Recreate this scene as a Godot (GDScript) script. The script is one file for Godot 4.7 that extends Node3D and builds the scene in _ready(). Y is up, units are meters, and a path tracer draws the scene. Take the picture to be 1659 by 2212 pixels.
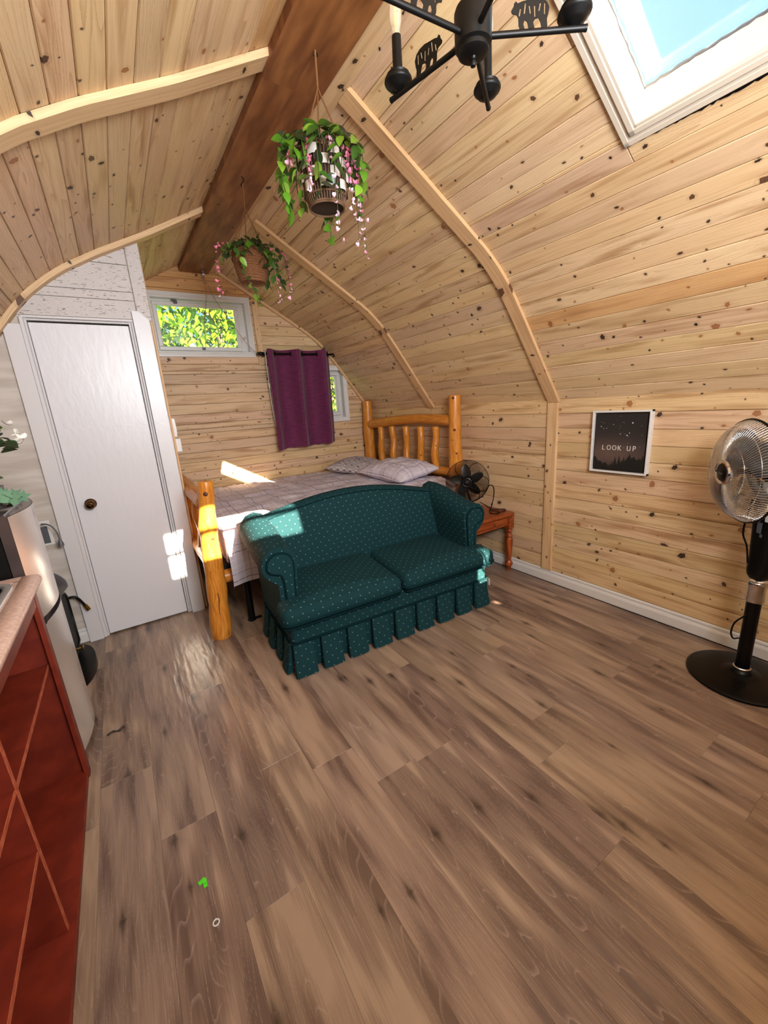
extends Node3D
# A pine-boarded cabin with a curved roof: loveseat in front of a log bed, white bathroom door, kitchen corner at left.

var rng := RandomNumberGenerator.new()
var M := {}
const CX := 0.89          # the ridge
const ZB := -4.4          # back wall
const ZF := 0.62          # front wall, behind the camera
const XR := 2.68          # right knee wall
const XL := -0.90         # left knee wall
const ZP := -3.22         # bathroom partition


class MB:
	var v := PackedVector3Array()
	var n := PackedVector3Array()
	var uv := PackedVector2Array()
	var c := PackedColorArray()
	var ix := PackedInt32Array()
	var col := Color.WHITE

	func vert(p: Vector3, nn: Vector3, t: Vector2) -> int:
		v.append(p)
		n.append(nn)
		uv.append(t)
		c.append(col)
		return v.size() - 1

	func tri(a: Vector3, b: Vector3, d: Vector3, ua := Vector2.ZERO, ub := Vector2.ZERO, ud := Vector2.ZERO) -> void:
		var nn := (b - a).cross(d - a).normalized()
		var i := vert(a, nn, ua)
		vert(b, nn, ub)
		vert(d, nn, ud)
		ix.append_array([i, i + 2, i + 1])

	# corners run counter-clockwise seen from outside
	func quad(a: Vector3, b: Vector3, d: Vector3, e: Vector3, ua := Vector2.ZERO, ub := Vector2(1, 0), ud := Vector2(1, 1), ue := Vector2(0, 1)) -> void:
		var nn := (d - a).cross(e - b).normalized()
		var i := vert(a, nn, ua)
		vert(b, nn, ub)
		vert(d, nn, ud)
		vert(e, nn, ue)
		ix.append_array([i, i + 2, i + 1, i, i + 3, i + 2])

	# a smooth sheet: rows of points; cu closes the rows into a ring, cv closes each row; uv in metres times s
	func grid(rows: Array, cu := false, cv := false, s := Vector2.ONE, flip := false) -> void:
		var a := rows.size()
		var b: int = rows[0].size()
		var na := a + (1 if cu else 0)
		var nb := b + (1 if cv else 0)
		var nr := []
		for i in a:
			var r := PackedVector3Array()
			r.resize(b)
			nr.append(r)
		for i in na - 1:
			for j in nb - 1:
				var i2 := (i + 1) % a
				var j2 := (j + 1) % b
				var p: Vector3 = rows[i][j]
				var q: Vector3 = rows[i2][j]
				var r: Vector3 = rows[i2][j2]
				var t: Vector3 = rows[i][j2]
				var f := (r - p).cross(t - q)
				if flip:
					f = -f
				nr[i][j] += f
				nr[i2][j] += f
				nr[i2][j2] += f
				nr[i][j2] += f
		var us := PackedFloat32Array([0.0])
		for i in range(1, na):
			var m := b / 2
			us.append(us[i - 1] + (rows[i % a][m] as Vector3).distance_to(rows[i - 1][m]))
		var first := v.size()
		for i in na:
			var w := 0.0
			for j in nb:
				if j > 0:
					w += (rows[i % a][j % b] as Vector3).distance_to(rows[i % a][j - 1])
				vert(rows[i % a][j % b], (nr[i % a][j % b] as Vector3).normalized(), Vector2(us[i] * s.x, w * s.y))
		for i in na - 1:
			for j in nb - 1:
				var p := first + i * nb + j
				if flip:
					ix.append_array([p, p + nb, p + nb + 1, p, p + nb + 1, p + 1])
				else:
					ix.append_array([p, p + nb + 1, p + nb, p, p + 1, p + nb + 1])

	# turned shape: profile points (radius, height), cut where it bends sharply
	func lathe(prof: Array, seg := 24, xf := Transform3D.IDENTITY) -> void:
		var part := [prof[0]]
		for k in range(1, prof.size()):
			part.append(prof[k])
			var sharp := false
			if k < prof.size() - 1:
				var d1: Vector2 = (prof[k] - prof[k - 1]).normalized()
				var d2: Vector2 = (prof[k + 1] - prof[k]).normalized()
				sharp = d1.dot(d2) < 0.75
			if sharp or k == prof.size() - 1:
				var rows := []
				for q in part:
					var row := []
					for s in seg:
						var an := TAU * s / seg
						row.append(xf * Vector3(q.x * cos(an), q.y, -q.x * sin(an)))
					rows.append(row)
				var flip := true
				grid(rows, false, true, Vector2.ONE, not flip)
				part = [prof[k]]

	# pipe along points; rad is one radius or a list of radii
	func tube(pts: Array, rad, seg := 8, caps := true, s := Vector2.ONE, bump := 0.0, seed_ := 1) -> void:
		var rows := []
		var ref := Vector3.UP
		var t0: Vector3 = (pts[1] - pts[0]).normalized()
		if absf(t0.dot(ref)) > 0.9:
			ref = Vector3.RIGHT
		var side := t0.cross(ref).normalized()
		var rr := RandomNumberGenerator.new()
		rr.seed = seed_
		for i in pts.size():
			var t: Vector3
			if i == 0:
				t = t0
			elif i == pts.size() - 1:
				t = (pts[i] - pts[i - 1]).normalized()
			else:
				t = (pts[i + 1] - pts[i - 1]).normalized()
			side = (side - t * side.dot(t)).normalized()
			var up := side.cross(t)
			var r: float = rad[i] if rad is Array else rad
			var row := []
			for k in seg:
				var an := TAU * k / seg
				var q := r * (1.0 + (rr.randf_range(-bump, bump) if bump > 0.0 else 0.0))
				row.append(pts[i] + side * cos(an) * q + up * sin(an) * q)
			rows.append(row)
		grid(rows, false, true, s, true)
		if caps:
			for e in [0, pts.size() - 1]:
				var row: Array = rows[e]
				var mid: Vector3 = pts[e]
				for k in seg:
					var a: Vector3 = row[k]
					var b: Vector3 = row[(k + 1) % seg]
					var ua := Vector2(a.x + a.z, a.y + a.z) * 2.0
					if e == 0:
						tri(mid, a, b, Vector2.ZERO, ua, ua)
					else:
						tri(mid, b, a, Vector2.ZERO, ua, ua)

	# box with chamfered edges, centre at xf.origin
	func box(size: Vector3, bev := 0.003, xf := Transform3D.IDENTITY) -> void:
		var h := size * 0.5
		bev = minf(bev, minf(h.x, minf(h.y, h.z)) * 0.9)
		var g := h - Vector3.ONE * bev
		var ax := [Vector3.RIGHT, Vector3.UP, Vector3.BACK]
		for a in 3:
			for sg in [-1.0, 1.0]:
				var N: Vector3 = ax[a] * sg
				var U: Vector3 = ax[(a + 1) % 3]
				var W: Vector3 = ax[(a + 2) % 3]
				var o: Vector3 = N * h[a]
				var gu := U * g[(a + 1) % 3]
				var gw := W * g[(a + 2) % 3]
				var p := [o - gu - gw, o + gu - gw, o + gu + gw, o - gu + gw]
				if sg < 0.0:
					p.reverse()
				quad(xf * p[0], xf * p[1], xf * p[2], xf * p[3], _t(p[0], a), _t(p[1], a), _t(p[2], a), _t(p[3], a))
		if bev <= 0.0:
			return
		for a in 3:
			var b := (a + 1) % 3
			var d := (a + 2) % 3
			for sb in [-1.0, 1.0]:
				for sd in [-1.0, 1.0]:
					var B: Vector3 = ax[b] * sb
					var D: Vector3 = ax[d] * sd
					var L: Vector3 = ax[a] * g[a]
					var p1: Vector3 = B * h[b] + D * g[d]
					var p2: Vector3 = B * g[b] + D * h[d]
					var q := [p1 - L, p1 + L, p2 + L, p2 - L]
					if (q[1] - q[0]).cross(q[3] - q[0]).dot(B + D) < 0.0:
						q.reverse()
					quad(xf * q[0], xf * q[1], xf * q[2], xf * q[3], _t(q[0], b), _t(q[1], b), _t(q[2], b), _t(q[3], b))
		for sx in [-1.0, 1.0]:
			for sy in [-1.0, 1.0]:
				for sz in [-1.0, 1.0]:
					var p := Vector3(h.x * sx, g.y * sy, g.z * sz)
					var q := Vector3(g.x * sx, h.y * sy, g.z * sz)
					var r := Vector3(g.x * sx, g.y * sy, h.z * sz)
					if (q - p).cross(r - p).dot(Vector3(sx, sy, sz)) > 0.0:
						tri(xf * p, xf * q, xf * r)
					else:
						tri(xf * p, xf * r, xf * q)

	func _t(p: Vector3, a: int) -> Vector2:
		return Vector2(p[(a + 1) % 3], p[(a + 2) % 3])

	# prism: flat outline (counter-clockwise seen against dir) pushed along dir
	func prism(outline: Array, dir: Vector3, smooth := false) -> void:
		var m := outline.size()
		var fl := PackedVector2Array()
		var nn := dir.normalized()
		var U: Vector3 = (outline[1] - outline[0]).normalized()
		var W := nn.cross(U)
		for p in outline:
			fl.append(Vector2(p.dot(U), p.dot(W)))
		var ids := Geometry2D.triangulate_polygon(fl)
		for k in range(0, ids.size(), 3):
			var a: Vector3 = outline[ids[k]]
			var b: Vector3 = outline[ids[k + 1]]
			var d: Vector3 = outline[ids[k + 2]]
			if (b - a).cross(d - a).dot(dir) < 0.0:
				var z := b
				b = d
				d = z
			tri(a + dir, b + dir, d + dir, fl[ids[k]], fl[ids[k + 1]], fl[ids[k + 2]])
			tri(a, d, b, fl[ids[k]], fl[ids[k + 2]], fl[ids[k + 1]])
		if smooth:
			var r1 := []
			var r2 := []
			for p in outline:
				r1.append(p)
				r2.append(p + dir)
			grid([r1, r2], false, true, Vector2.ONE, Geometry2D.is_polygon_clockwise(fl))
		else:
			var cw := Geometry2D.is_polygon_clockwise(fl)
			for k in m:
				var a: Vector3 = outline[k]
				var b: Vector3 = outline[(k + 1) % m]
				var l := dir.length()
				var w := a.distance_to(b)
				if cw:
					quad(b, a, a + dir, b + dir, Vector2(w, 0), Vector2(0, 0), Vector2(0, l), Vector2(w, l))
				else:
					quad(a, b, b + dir, a + dir, Vector2(0, 0), Vector2(w, 0), Vector2(w, l), Vector2(0, l))

	# one plank: o = corner of its face, U along, V across, N out of the face; r = place in the texture (u0, v0, u1, v1)
	func plank(o: Vector3, U: Vector3, V: Vector3, N: Vector3, L: float, w: float, t: float, ch: float, r: Array) -> void:
		var dp := ch * 1.2
		var su := ch / L
		var sv := ch / w
		var u0: float = r[0]
		var v0: float = r[1]
		var du: float = r[2] - r[0]
		var dv: float = r[3] - r[1]
		var f := func(a: float, b: float, d: float) -> Vector3: return o + U * (a * L) + V * (b * w) - N * d
		var g := func(a: float, b: float) -> Vector2: return Vector2(u0 + du * a, v0 + dv * b)
		var A := [[su, sv], [1.0 - su, sv], [1.0 - su, 1.0 - sv], [su, 1.0 - sv]]
		var B := [[0.0, 0.0], [1.0, 0.0], [1.0, 1.0], [0.0, 1.0]]
		var turn := U.cross(V).dot(N) > 0.0
		var face := [0, 1, 2, 3] if turn else [3, 2, 1, 0]
		quad(f.call(A[face[0]][0], A[face[0]][1], 0.0), f.call(A[face[1]][0], A[face[1]][1], 0.0), f.call(A[face[2]][0], A[face[2]][1], 0.0), f.call(A[face[3]][0], A[face[3]][1], 0.0), g.call(A[face[0]][0], A[face[0]][1]), g.call(A[face[1]][0], A[face[1]][1]), g.call(A[face[2]][0], A[face[2]][1]), g.call(A[face[3]][0], A[face[3]][1]))
		for k in 4:
			var a: Array = A[k]
			var a2: Array = A[(k + 1) % 4]
			var b: Array = B[k]
			var b2: Array = B[(k + 1) % 4]
			var q := [f.call(b[0], b[1], dp), f.call(b2[0], b2[1], dp), f.call(a2[0], a2[1], 0.0), f.call(a[0], a[1], 0.0)]
			var e := [f.call(b[0], b[1], t), f.call(b2[0], b2[1], t), q[1], q[0]]
			var ub: Vector2 = g.call(b[0], b[1])
			var ub2: Vector2 = g.call(b2[0], b2[1])
			if turn:
				quad(q[0], q[1], q[2], q[3], ub, ub2, ub2, ub)
				quad(e[0], e[1], e[2], e[3], ub, ub2, ub2, ub)
			else:
				quad(q[3], q[2], q[1], q[0], ub, ub2, ub2, ub)
				quad(e[3], e[2], e[1], e[0], ub, ub2, ub2, ub)

	func mesh() -> ArrayMesh:
		var a := []
		a.resize(Mesh.ARRAY_MAX)
		a[Mesh.ARRAY_VERTEX] = v
		a[Mesh.ARRAY_NORMAL] = n
		a[Mesh.ARRAY_TEX_UV] = uv
		a[Mesh.ARRAY_COLOR] = c
		a[Mesh.ARRAY_INDEX] = ix
		var m := ArrayMesh.new()
		m.add_surface_from_arrays(Mesh.PRIMITIVE_TRIANGLES, a)
		return m


func obj(called: String, mb, mat: Material, parent: Node = self) -> MeshInstance3D:
	var o := MeshInstance3D.new()
	o.name = called
	o.mesh = mb.mesh() if mb is MB else mb
	o.material_override = mat
	parent.add_child(o, true)
	return o


func thing(called: String, label: String, category: String, at := Vector3.ZERO, turn := 0.0, group := "") -> Node3D:
	var o := Node3D.new()
	o.name = called
	o.position = at
	o.rotation.y = turn
	add_child(o, true)
	tag(o, label, category, group)
	return o


func tag(o: Node, label: String, category: String, group := "") -> void:
	o.set_meta("label", label)
	o.set_meta("category", category)
	if group:
		o.set_meta("group", group)


func setting(called: String, label: String, category: String, at := Vector3.ZERO) -> Node3D:
	var o := thing(called, label, category, at)
	o.set_meta("kind", "structure")
	return o


func at(p: Vector3, rot := Vector3.ZERO) -> Transform3D:
	return Transform3D(Basis.from_euler(rot), p)


func curve(pts: Array, steps := 6) -> Array:
	var out := []
	for i in pts.size() - 1:
		var a: Vector3 = pts[maxi(i - 1, 0)]
		var b: Vector3 = pts[i]
		var c: Vector3 = pts[i + 1]
		var d: Vector3 = pts[mini(i + 2, pts.size() - 1)]
		for s in steps:
			out.append(b.cubic_interpolate(c, a, d, float(s) / steps))
	out.append(pts[-1])
	return out


func _ready() -> void:
	rng.seed = 20240611
	# camera
	var cam := Camera3D.new()
	cam.name = "camera"
	cam.position = Vector3(0, 1.45, 0)
	cam.basis = Basis.from_euler(Vector3(-0.258455, -0.565720, -0.065370))
	cam.fov = 103.5
	cam.near = 0.03
	cam.far = 200.0
	add_child(cam)
	cam.current = true
	# sky and exposure
	var sm := ProceduralSkyMaterial.new()
	sm.sky_top_color = Color(0.56, 0.79, 0.97)
	sm.sky_horizon_color = Color(0.76, 0.89, 0.98)
	sm.sky_curve = 0.12
	sm.sky_energy_multiplier = 1.15
	sm.ground_bottom_color = Color(0.30, 0.34, 0.22)
	sm.ground_horizon_color = Color(0.62, 0.68, 0.62)
	sm.sun_angle_max = 4.0
	var env := Environment.new()
	env.background_mode = Environment.BG_SKY
	env.sky = Sky.new()
	env.sky.sky_material = sm
	env.tonemap_mode = Environment.TONE_MAPPER_LINEAR
	env.tonemap_exposure = 1.02
	env.sdfgi_enabled = true
	env.ssao_enabled = true
	env.ssil_enabled = true
	var we := WorldEnvironment.new()
	we.name = "world"
	we.environment = env
	add_child(we)
	# low sun from the front gable, over the camera's shoulder
	var sun := DirectionalLight3D.new()
	sun.name = "sun"
	sun.light_color = Color(1.0, 0.93, 0.82)
	sun.light_energy = 24.0
	sun.light_angular_distance = 0.5
	sun.shadow_enabled = true
	add_child(sun)
	sun.look_at_from_position(Vector3.ZERO, Vector3(-0.13, -0.47, -1.0))
	# daylight through the front windows and the glazed front door
	day_light("front_window_light", Vector3(1.92, 1.62, ZF - 0.09), Vector2(0.86, 0.58), 0.6)
	day_light("front_gable_light", Vector3(0.62, 2.0, ZF - 0.09), Vector2(0.9, 0.6), 10.0)

	materials()
	outside()
	shell()
	partition()
	back_windows()
	trims()
	skylight()
	sofa()
	bed()
	bedding()
	curtain()
	side_table()
	table_fan()
	pedestal_fan()
	picture()
	chandelier()
	planters()
	kitchen()
	fridge()
	stove()
	plants_left()
	small_things()


func day_light(called: String, p: Vector3, size: Vector2, e: float) -> void:
	var l := AreaLight3D.new()
	l.name = called
	l.area_size = size
	l.light_energy = e
	l.light_color = Color(0.97, 0.985, 1.0)
	l.area_range = 20.0
	l.area_attenuation = 2.0
	l.shadow_enabled = true
	l.position = p
	l.rotation.x = 0.30     # the light comes up off the sunlit ground outside
	add_child(l)


# ---------- textures ----------

func noise_bytes(w: int, h: int, fx: float, fy: float, seed_: int, oct := 3, kind := FastNoiseLite.TYPE_SIMPLEX_SMOOTH) -> PackedByteArray:
	var f := FastNoiseLite.new()
	f.noise_type = kind
	f.seed = seed_
	f.frequency = 1.0
	f.fractal_octaves = oct
	var b := PackedByteArray()
	b.resize(w * h)
	var k := 0
	for y in h:
		var yy := y * fy
		for x in w:
			b[k] = clampi(int(f.get_noise_2d(x * fx, yy) * 150.0 + 128.0), 0, 255)
			k += 1
	return b


func to_tex(b: PackedByteArray, w: int, h: int) -> ImageTexture:
	return ImageTexture.create_from_image(Image.create_from_data(w, h, false, Image.FORMAT_RGB8, b))


# strips of flat-sawn boards, one under the other
func board_atlas(w: int, h: int, strips: int, pine: bool) -> ImageTexture:
	var sh := h / strips
	var b := PackedByteArray()
	b.resize(w * h * 3)
	var qw := w / 4
	var low := noise_bytes(qw, h, 0.008 if pine else 0.007, 0.024 if pine else 0.016, 11 if pine else 23, 2)
	var fib := noise_bytes(qw, h, 0.02, 0.5, 5 if pine else 7, 2)
	var r := RandomNumberGenerator.new()
	r.seed = 77 if pine else 99
	var light := Color(0.875, 0.765, 0.615) if pine else Color(0.635, 0.545, 0.455)
	var dark := Color(0.64, 0.485, 0.33) if pine else Color(0.41, 0.33, 0.275)
	for s in strips:
		var vc := r.randf_range(-0.6, 1.6)
		if r.randf() < 0.4:
			vc = r.randf_range(0.2, 0.8)
		var d0 := r.randf_range(0.02, 0.5)
		var slope := r.randf_range(-0.9, 0.9)
		var fr := r.randf_range(7.0, 13.0) if pine else r.randf_range(15.0, 26.0)
		var amp := r.randf_range(0.10, 0.32) if pine else r.randf_range(0.05, 0.28)
		var streak := r.randf_range(0.1, 0.7)
		var greys := r.randf_range(0.0, 0.5)
		var kn := []
		var count := r.randi_range(11, 21) if pine else r.randi_range(1, 3)
		for k in count:
			var rad := r.randf_range(0.028, 0.062)
			var u := r.randf()
			if u > 0.70:
				rad = r.randf_range(0.06, 0.105)
			if u > 0.95:
				rad = r.randf_range(0.11, 0.16)
			if not pine:
				rad = r.randf_range(0.025, 0.07)
			kn.append([r.randf() * w, r.randf_range(0.06, 0.94), rad, r.randf(), r.randf_range(1.0, 1.7) if pine else r.randf_range(1.4, 3.0)])
		for y in sh:
			var yy := (y + 0.5) / sh
			var yr := s * sh + y
			var k := yr * w * 3
			var lr := yr * qw
			for x in w:
				var q := lr + (x >> 2)
				var q2 := lr + mini((x >> 2) + 1, qw - 1)
				var fx := (x & 3) * 0.25
				var lo := lerpf(low[q], low[q2], fx) / 128.0 - 1.0
				var fi := lerpf(fib[q], fib[q2], fx) / 128.0 - 1.0
				var dy := yy - vc + lo * 0.16
				var dd := d0 + slope * x / w
				var t := sqrt(dy * dy + dd * dd) * fr + lo * 0.5
				var ring := t - floorf(t)
				ring = ring * ring * ring
				var m: float
				var cr: float
				var cg: float
				var cb: float
				if pine:
					m = clampf(ring * amp * 1.3 + 0.15 * fi + streak * maxf(0.0, lo - 0.06) * 1.5 + 0.08, 0.0, 1.0)
					cr = lerpf(light.r, dark.r, m)
					cg = lerpf(light.g, dark.g, m)
					cb = lerpf(light.b, dark.b, m)
				else:
					m = clampf(0.40 + 0.42 * lo * absf(lo) * 3.0 + 0.12 * lo + 0.26 * fi + 0.7 * (streak - 0.4) + ring * amp * 0.4, 0.0, 1.0)
					var lime := 0.0
					if ring > 0.55:
						lime = (ring - 0.55) * amp * 1.25 * clampf(0.6 + lo * 2.5, 0.0, 1.0)
					cr = lerpf(light.r, dark.r, m) + lime
					cg = lerpf(light.g, dark.g, m) + lime
					cb = lerpf(light.b, dark.b, m + greys * -0.22) + lime
				b[k] = clampi(int(cr * 255.0), 0, 255)
				b[k + 1] = clampi(int(cg * 255.0), 0, 255)
				b[k + 2] = clampi(int(cb * 255.0), 0, 255)
				k += 3
		for kk in kn:
			var rp: float = kk[2] * sh
			var rad0: float = kk[2]
			var ph: float = kk[3] * 40.0
			var cx: float = kk[0]
			var cy: float = kk[1] * sh
			var st: float = kk[4]
			var ex := int(rp * st * (3.6 if pine else 6.0))
			var ey := int(rp * (2.6 if pine else 3.0))
			var kc := Color(0.36, 0.19, 0.10).lerp(Color(0.15, 0.085, 0.05) if rad0 > 0.065 else Color(0.07, 0.04, 0.03), kk[3])
			if pine and kk[3] < 0.35:
				kc = Color(0.56, 0.34, 0.18)
			if not pine:
				kc = Color(0.19, 0.14, 0.11)
			for y in range(maxi(0, int(cy) - ey), mini(sh, int(cy) + ey + 1)):
				for x in range(int(cx) - ex, int(cx) + ex + 1):
					var xw := posmod(x, w)
					var p := (x - cx) / (rp * st)
					var o := (y - cy) / rp
					var d := sqrt(p * p + o * o)
					var a := 0.0
					if d < 1.6:
						var an := atan2(o, p)
						d *= 1.0 + 0.16 * sin(2.0 * an + ph) + 0.10 * sin(5.0 * an + ph * 1.7)
					if d < 1.0:
						a = 0.92 - 0.35 * absf(sin(d * 7.0)) * (1.0 - kk[3])
						if not pine:
							a = 0.80 - 0.35 * d
					else:
						a = maxf(0.0, 0.40 * exp(-(d - 1.0) * 1.7) * (0.6 + 0.4 * cos(d * 7.0)) - 0.02)
						if not pine:
							a = maxf(0.0, 0.75 * exp(-(absf(o) * 1.3 + absf(p) * 0.55 - 0.6) * 0.9) - 0.03)
					if a > 0.0:
						var i := ((s * sh + y) * w + xw) * 3
						b[i] = int(lerpf(b[i], kc.r * 255.0, a))
						b[i + 1] = int(lerpf(b[i + 1], kc.g * 255.0, a))
						b[i + 2] = int(lerpf(b[i + 2], kc.b * 255.0, a))
	return to_tex(b, w, h)


func mix_tex(w: int, h: int, fx: float, fy: float, seed_: int, a: Color, z: Color, oct := 3, con := 1.0, bias := 0.0) -> ImageTexture:
	var nb := noise_bytes(w, h, fx, fy, seed_, oct)
	var b := PackedByteArray()
	b.resize(w * h * 3)
	for i in w * h:
		var t := clampf((nb[i] / 255.0 - 0.5) * con * 2.0 + 0.5 + bias, 0.0, 1.0)
		b[i * 3] = int(lerpf(a.r, z.r, t) * 255.0)
		b[i * 3 + 1] = int(lerpf(a.g, z.g, t) * 255.0)
		b[i * 3 + 2] = int(lerpf(a.b, z.b, t) * 255.0)
	return to_tex(b, w, h)


func height_tex(w: int, h: int, fx: float, fy: float, seed_: int, strength := 2.0, oct := 3) -> ImageTexture:
	var nb := noise_bytes(w, h, fx, fy, seed_, oct)
	var im := Image.create_from_data(w, h, false, Image.FORMAT_L8, nb)
	im.bump_map_to_normal_map(strength)
	return ImageTexture.create_from_image(im)


func sofa_tex() -> ImageTexture:
	var w := 256
	var im := Image.create(w, w, false, Image.FORMAT_RGB8)
	var r := RandomNumberGenerator.new()
	r.seed = 3
	for y in w:
		for x in w:
			var f := 1.0 + r.randf_range(-0.14, 0.14) + (0.10 if (x + y) % 3 == 0 else 0.0)
			if x % 32 == 0 or y % 32 == 0:
				f *= 0.84
			im.set_pixel(x, y, Color(0.042 * f, 0.188 * f, 0.208 * f))
	for gy in 8:
		for gx in 8:
			if (gx + gy) % 2 == 0:
				var cx := gx * 32 + 16
				var cy := gy * 32 + 16
				for dy in range(-6, 7):
					for dx in range(-6, 7):
						if dx * dx + dy * dy <= 12:
							im.set_pixel(cx + dx, cy + dy, Color(0.42, 0.53, 0.52))
	return ImageTexture.create_from_image(im)


func plaid_tex() -> ImageTexture:
	var w := 512
	var im := Image.create(w, w, false, Image.FORMAT_RGB8)
	var r := RandomNumberGenerator.new()
	r.seed = 4
	for y in w:
		for x in w:
			var f := 1.0 + r.randf_range(-0.05, 0.05)
			im.set_pixel(x, y, Color(0.80 * f, 0.77 * f, 0.825 * f))
	for k in 4:
		var p := k * 128
		var dk := Color(0.27, 0.23, 0.27)
		var wh := Color(0.90, 0.88, 0.87)
		im.fill_rect(Rect2i(0, p + 20, w, 5), dk if k % 2 == 0 else wh)
		im.fill_rect(Rect2i(0, p + 84, w, 4), wh if k % 2 == 0 else Color(0.50, 0.45, 0.47))
	for k in 4:
		var p := k * 128
		im.fill_rect(Rect2i(p + 20, 0, 5, w), Color(0.27, 0.23, 0.27) if k % 2 == 0 else Color(0.90, 0.88, 0.87))
		im.fill_rect(Rect2i(p + 84, 0, 4, w), Color(0.90, 0.88, 0.87) if k % 2 == 0 else Color(0.50, 0.45, 0.47))
	return ImageTexture.create_from_image(im)


func medallion_tex() -> ImageTexture:
	var w := 192
	var im := Image.create(w, w, false, Image.FORMAT_RGB8)
	for y in w:
		for x in w:
			var u := (x % 96) / 48.0 - 1.0
			var t := (y % 96) / 48.0 - 1.0
			var d := sqrt(u * u + t * t)
			var a := atan2(t, u)
			var petal := d * (1.0 + 0.22 * cos(a * 6.0))
			var dk := (petal > 0.62 and petal < 0.78) or petal < 0.16 or (petal > 0.34 and petal < 0.44) or d > 1.12
			im.set_pixel(x, y, Color(0.42, 0.40, 0.46) if dk else Color(0.80, 0.77, 0.77))
	return ImageTexture.create_from_image(im)


func poster_tex() -> ImageTexture:
	var w := 512
	var im := Image.create(w, w, false, Image.FORMAT_RGB8)
	var r := RandomNumberGenerator.new()
	r.seed = 12
	for y in w:
		var t := float(y) / w
		for x in w:
			var g := exp(-pow((t - 0.72) / 0.30, 2.0)) * (0.75 + 0.25 * cos((x / 512.0 - 0.3) * 3.0))
			var c := Color(0.13, 0.125, 0.13).lerp(Color(0.37, 0.30, 0.275), g)
			if r.randf() < 0.004:
				c = c.lerp(Color.WHITE, r.randf_range(0.08, 0.3))
			im.set_pixel(x, y, c)
	for k in 70:
		var x := r.randi_range(8, 500)
		var y := r.randi_range(8, 400)
		var s := 2 if r.randf() < 0.8 else 4
		im.fill_rect(Rect2i(x, y, s, s), Color(0.85, 0.85, 0.85) * (1.0 if s > 2 else r.randf_range(0.45, 0.9)))
	for p in [[375, 78, 11], [330, 190, 10], [56, 112, 9], [262, 178, 8], [184, 92, 7], [352, 168, 8], [84, 130, 6], [116, 128, 6]]:
		for dy in range(-p[2], p[2]):
			for dx in range(-p[2], p[2]):
				var q: float = sqrt(dx * dx + dy * dy) / (p[2] * 0.55)
				if q < 1.0:
					im.set_pixel(p[0] + dx, p[1] + dy, Color(0.9, 0.9, 0.92))
	var tk := Color(0.105, 0.105, 0.10)
	for x in w:
		var ridge := 470.0 - 18.0 * sin(x * 0.02) - 10.0 * sin(x * 0.11)
		if x < 70:
			ridge -= (70 - x) * 1.0
		if x > 190:
			ridge -= minf((x - 190) * 0.35, 60.0)
		for y in range(int(ridge) + int(5.0 * sin(x * 0.7)), w):
			im.set_pixel(x, y, tk)
	for tr in [[228, 390, 30], [270, 378, 28], [318, 385, 30], [372, 352, 44], [460, 388, 36], [500, 360, 40], [200, 430, 24], [424, 430, 24]]:
		for y in range(tr[1], w):
			var f := float(y - tr[1]) / 130.0
			var hw: float = tr[2] * minf(f, 1.1) * (0.75 + 0.35 * absf(sin(y * 0.28)))
			for x in range(maxi(0, int(tr[0] - hw)), mini(w, int(tr[0] + hw) + 1)):
				im.set_pixel(x, y, tk)
	return ImageTexture.create_from_image(im)


func chipped_tex() -> ImageTexture:
	var w := 512
	var a := noise_bytes(w, w, 0.02, 0.16, 31, 4)
	var c := noise_bytes(w, w, 0.012, 0.02, 32, 2)
	var b := PackedByteArray()
	b.resize(w * w * 3)
	for i in w * w:
		var chip := a[i] > 188 + (20 if c[i] < 120 else 0)
		var f := 0.93 + 0.07 * a[i] / 255.0
		var q := Color(0.40, 0.33, 0.28) if chip else Color(0.80 * f, 0.775 * f, 0.765 * f)
		b[i * 3] = int(q.r * 255.0)
		b[i * 3 + 1] = int(q.g * 255.0)
		b[i * 3 + 2] = int(q.b * 255.0)
	return to_tex(b, w, w)


func mat(called: String, c: Color, rough := 0.6, metal := 0.0, tex: Texture2D = null, tri := 0.0) -> StandardMaterial3D:
	var m := StandardMaterial3D.new()
	m.resource_name = called
	m.albedo_color = c
	m.roughness = rough
	m.metallic = metal
	if tex:
		m.albedo_texture = tex
	if tri > 0.0:
		m.uv1_triplanar = true
		m.uv1_triplanar_sharpness = 8.0
		m.uv1_scale = Vector3.ONE * tri
	M[called] = m
	return m


func bump(m: StandardMaterial3D, t: Texture2D, s := 1.0) -> void:
	m.normal_enabled = true
	m.normal_texture = t
	m.normal_scale = s


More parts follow.
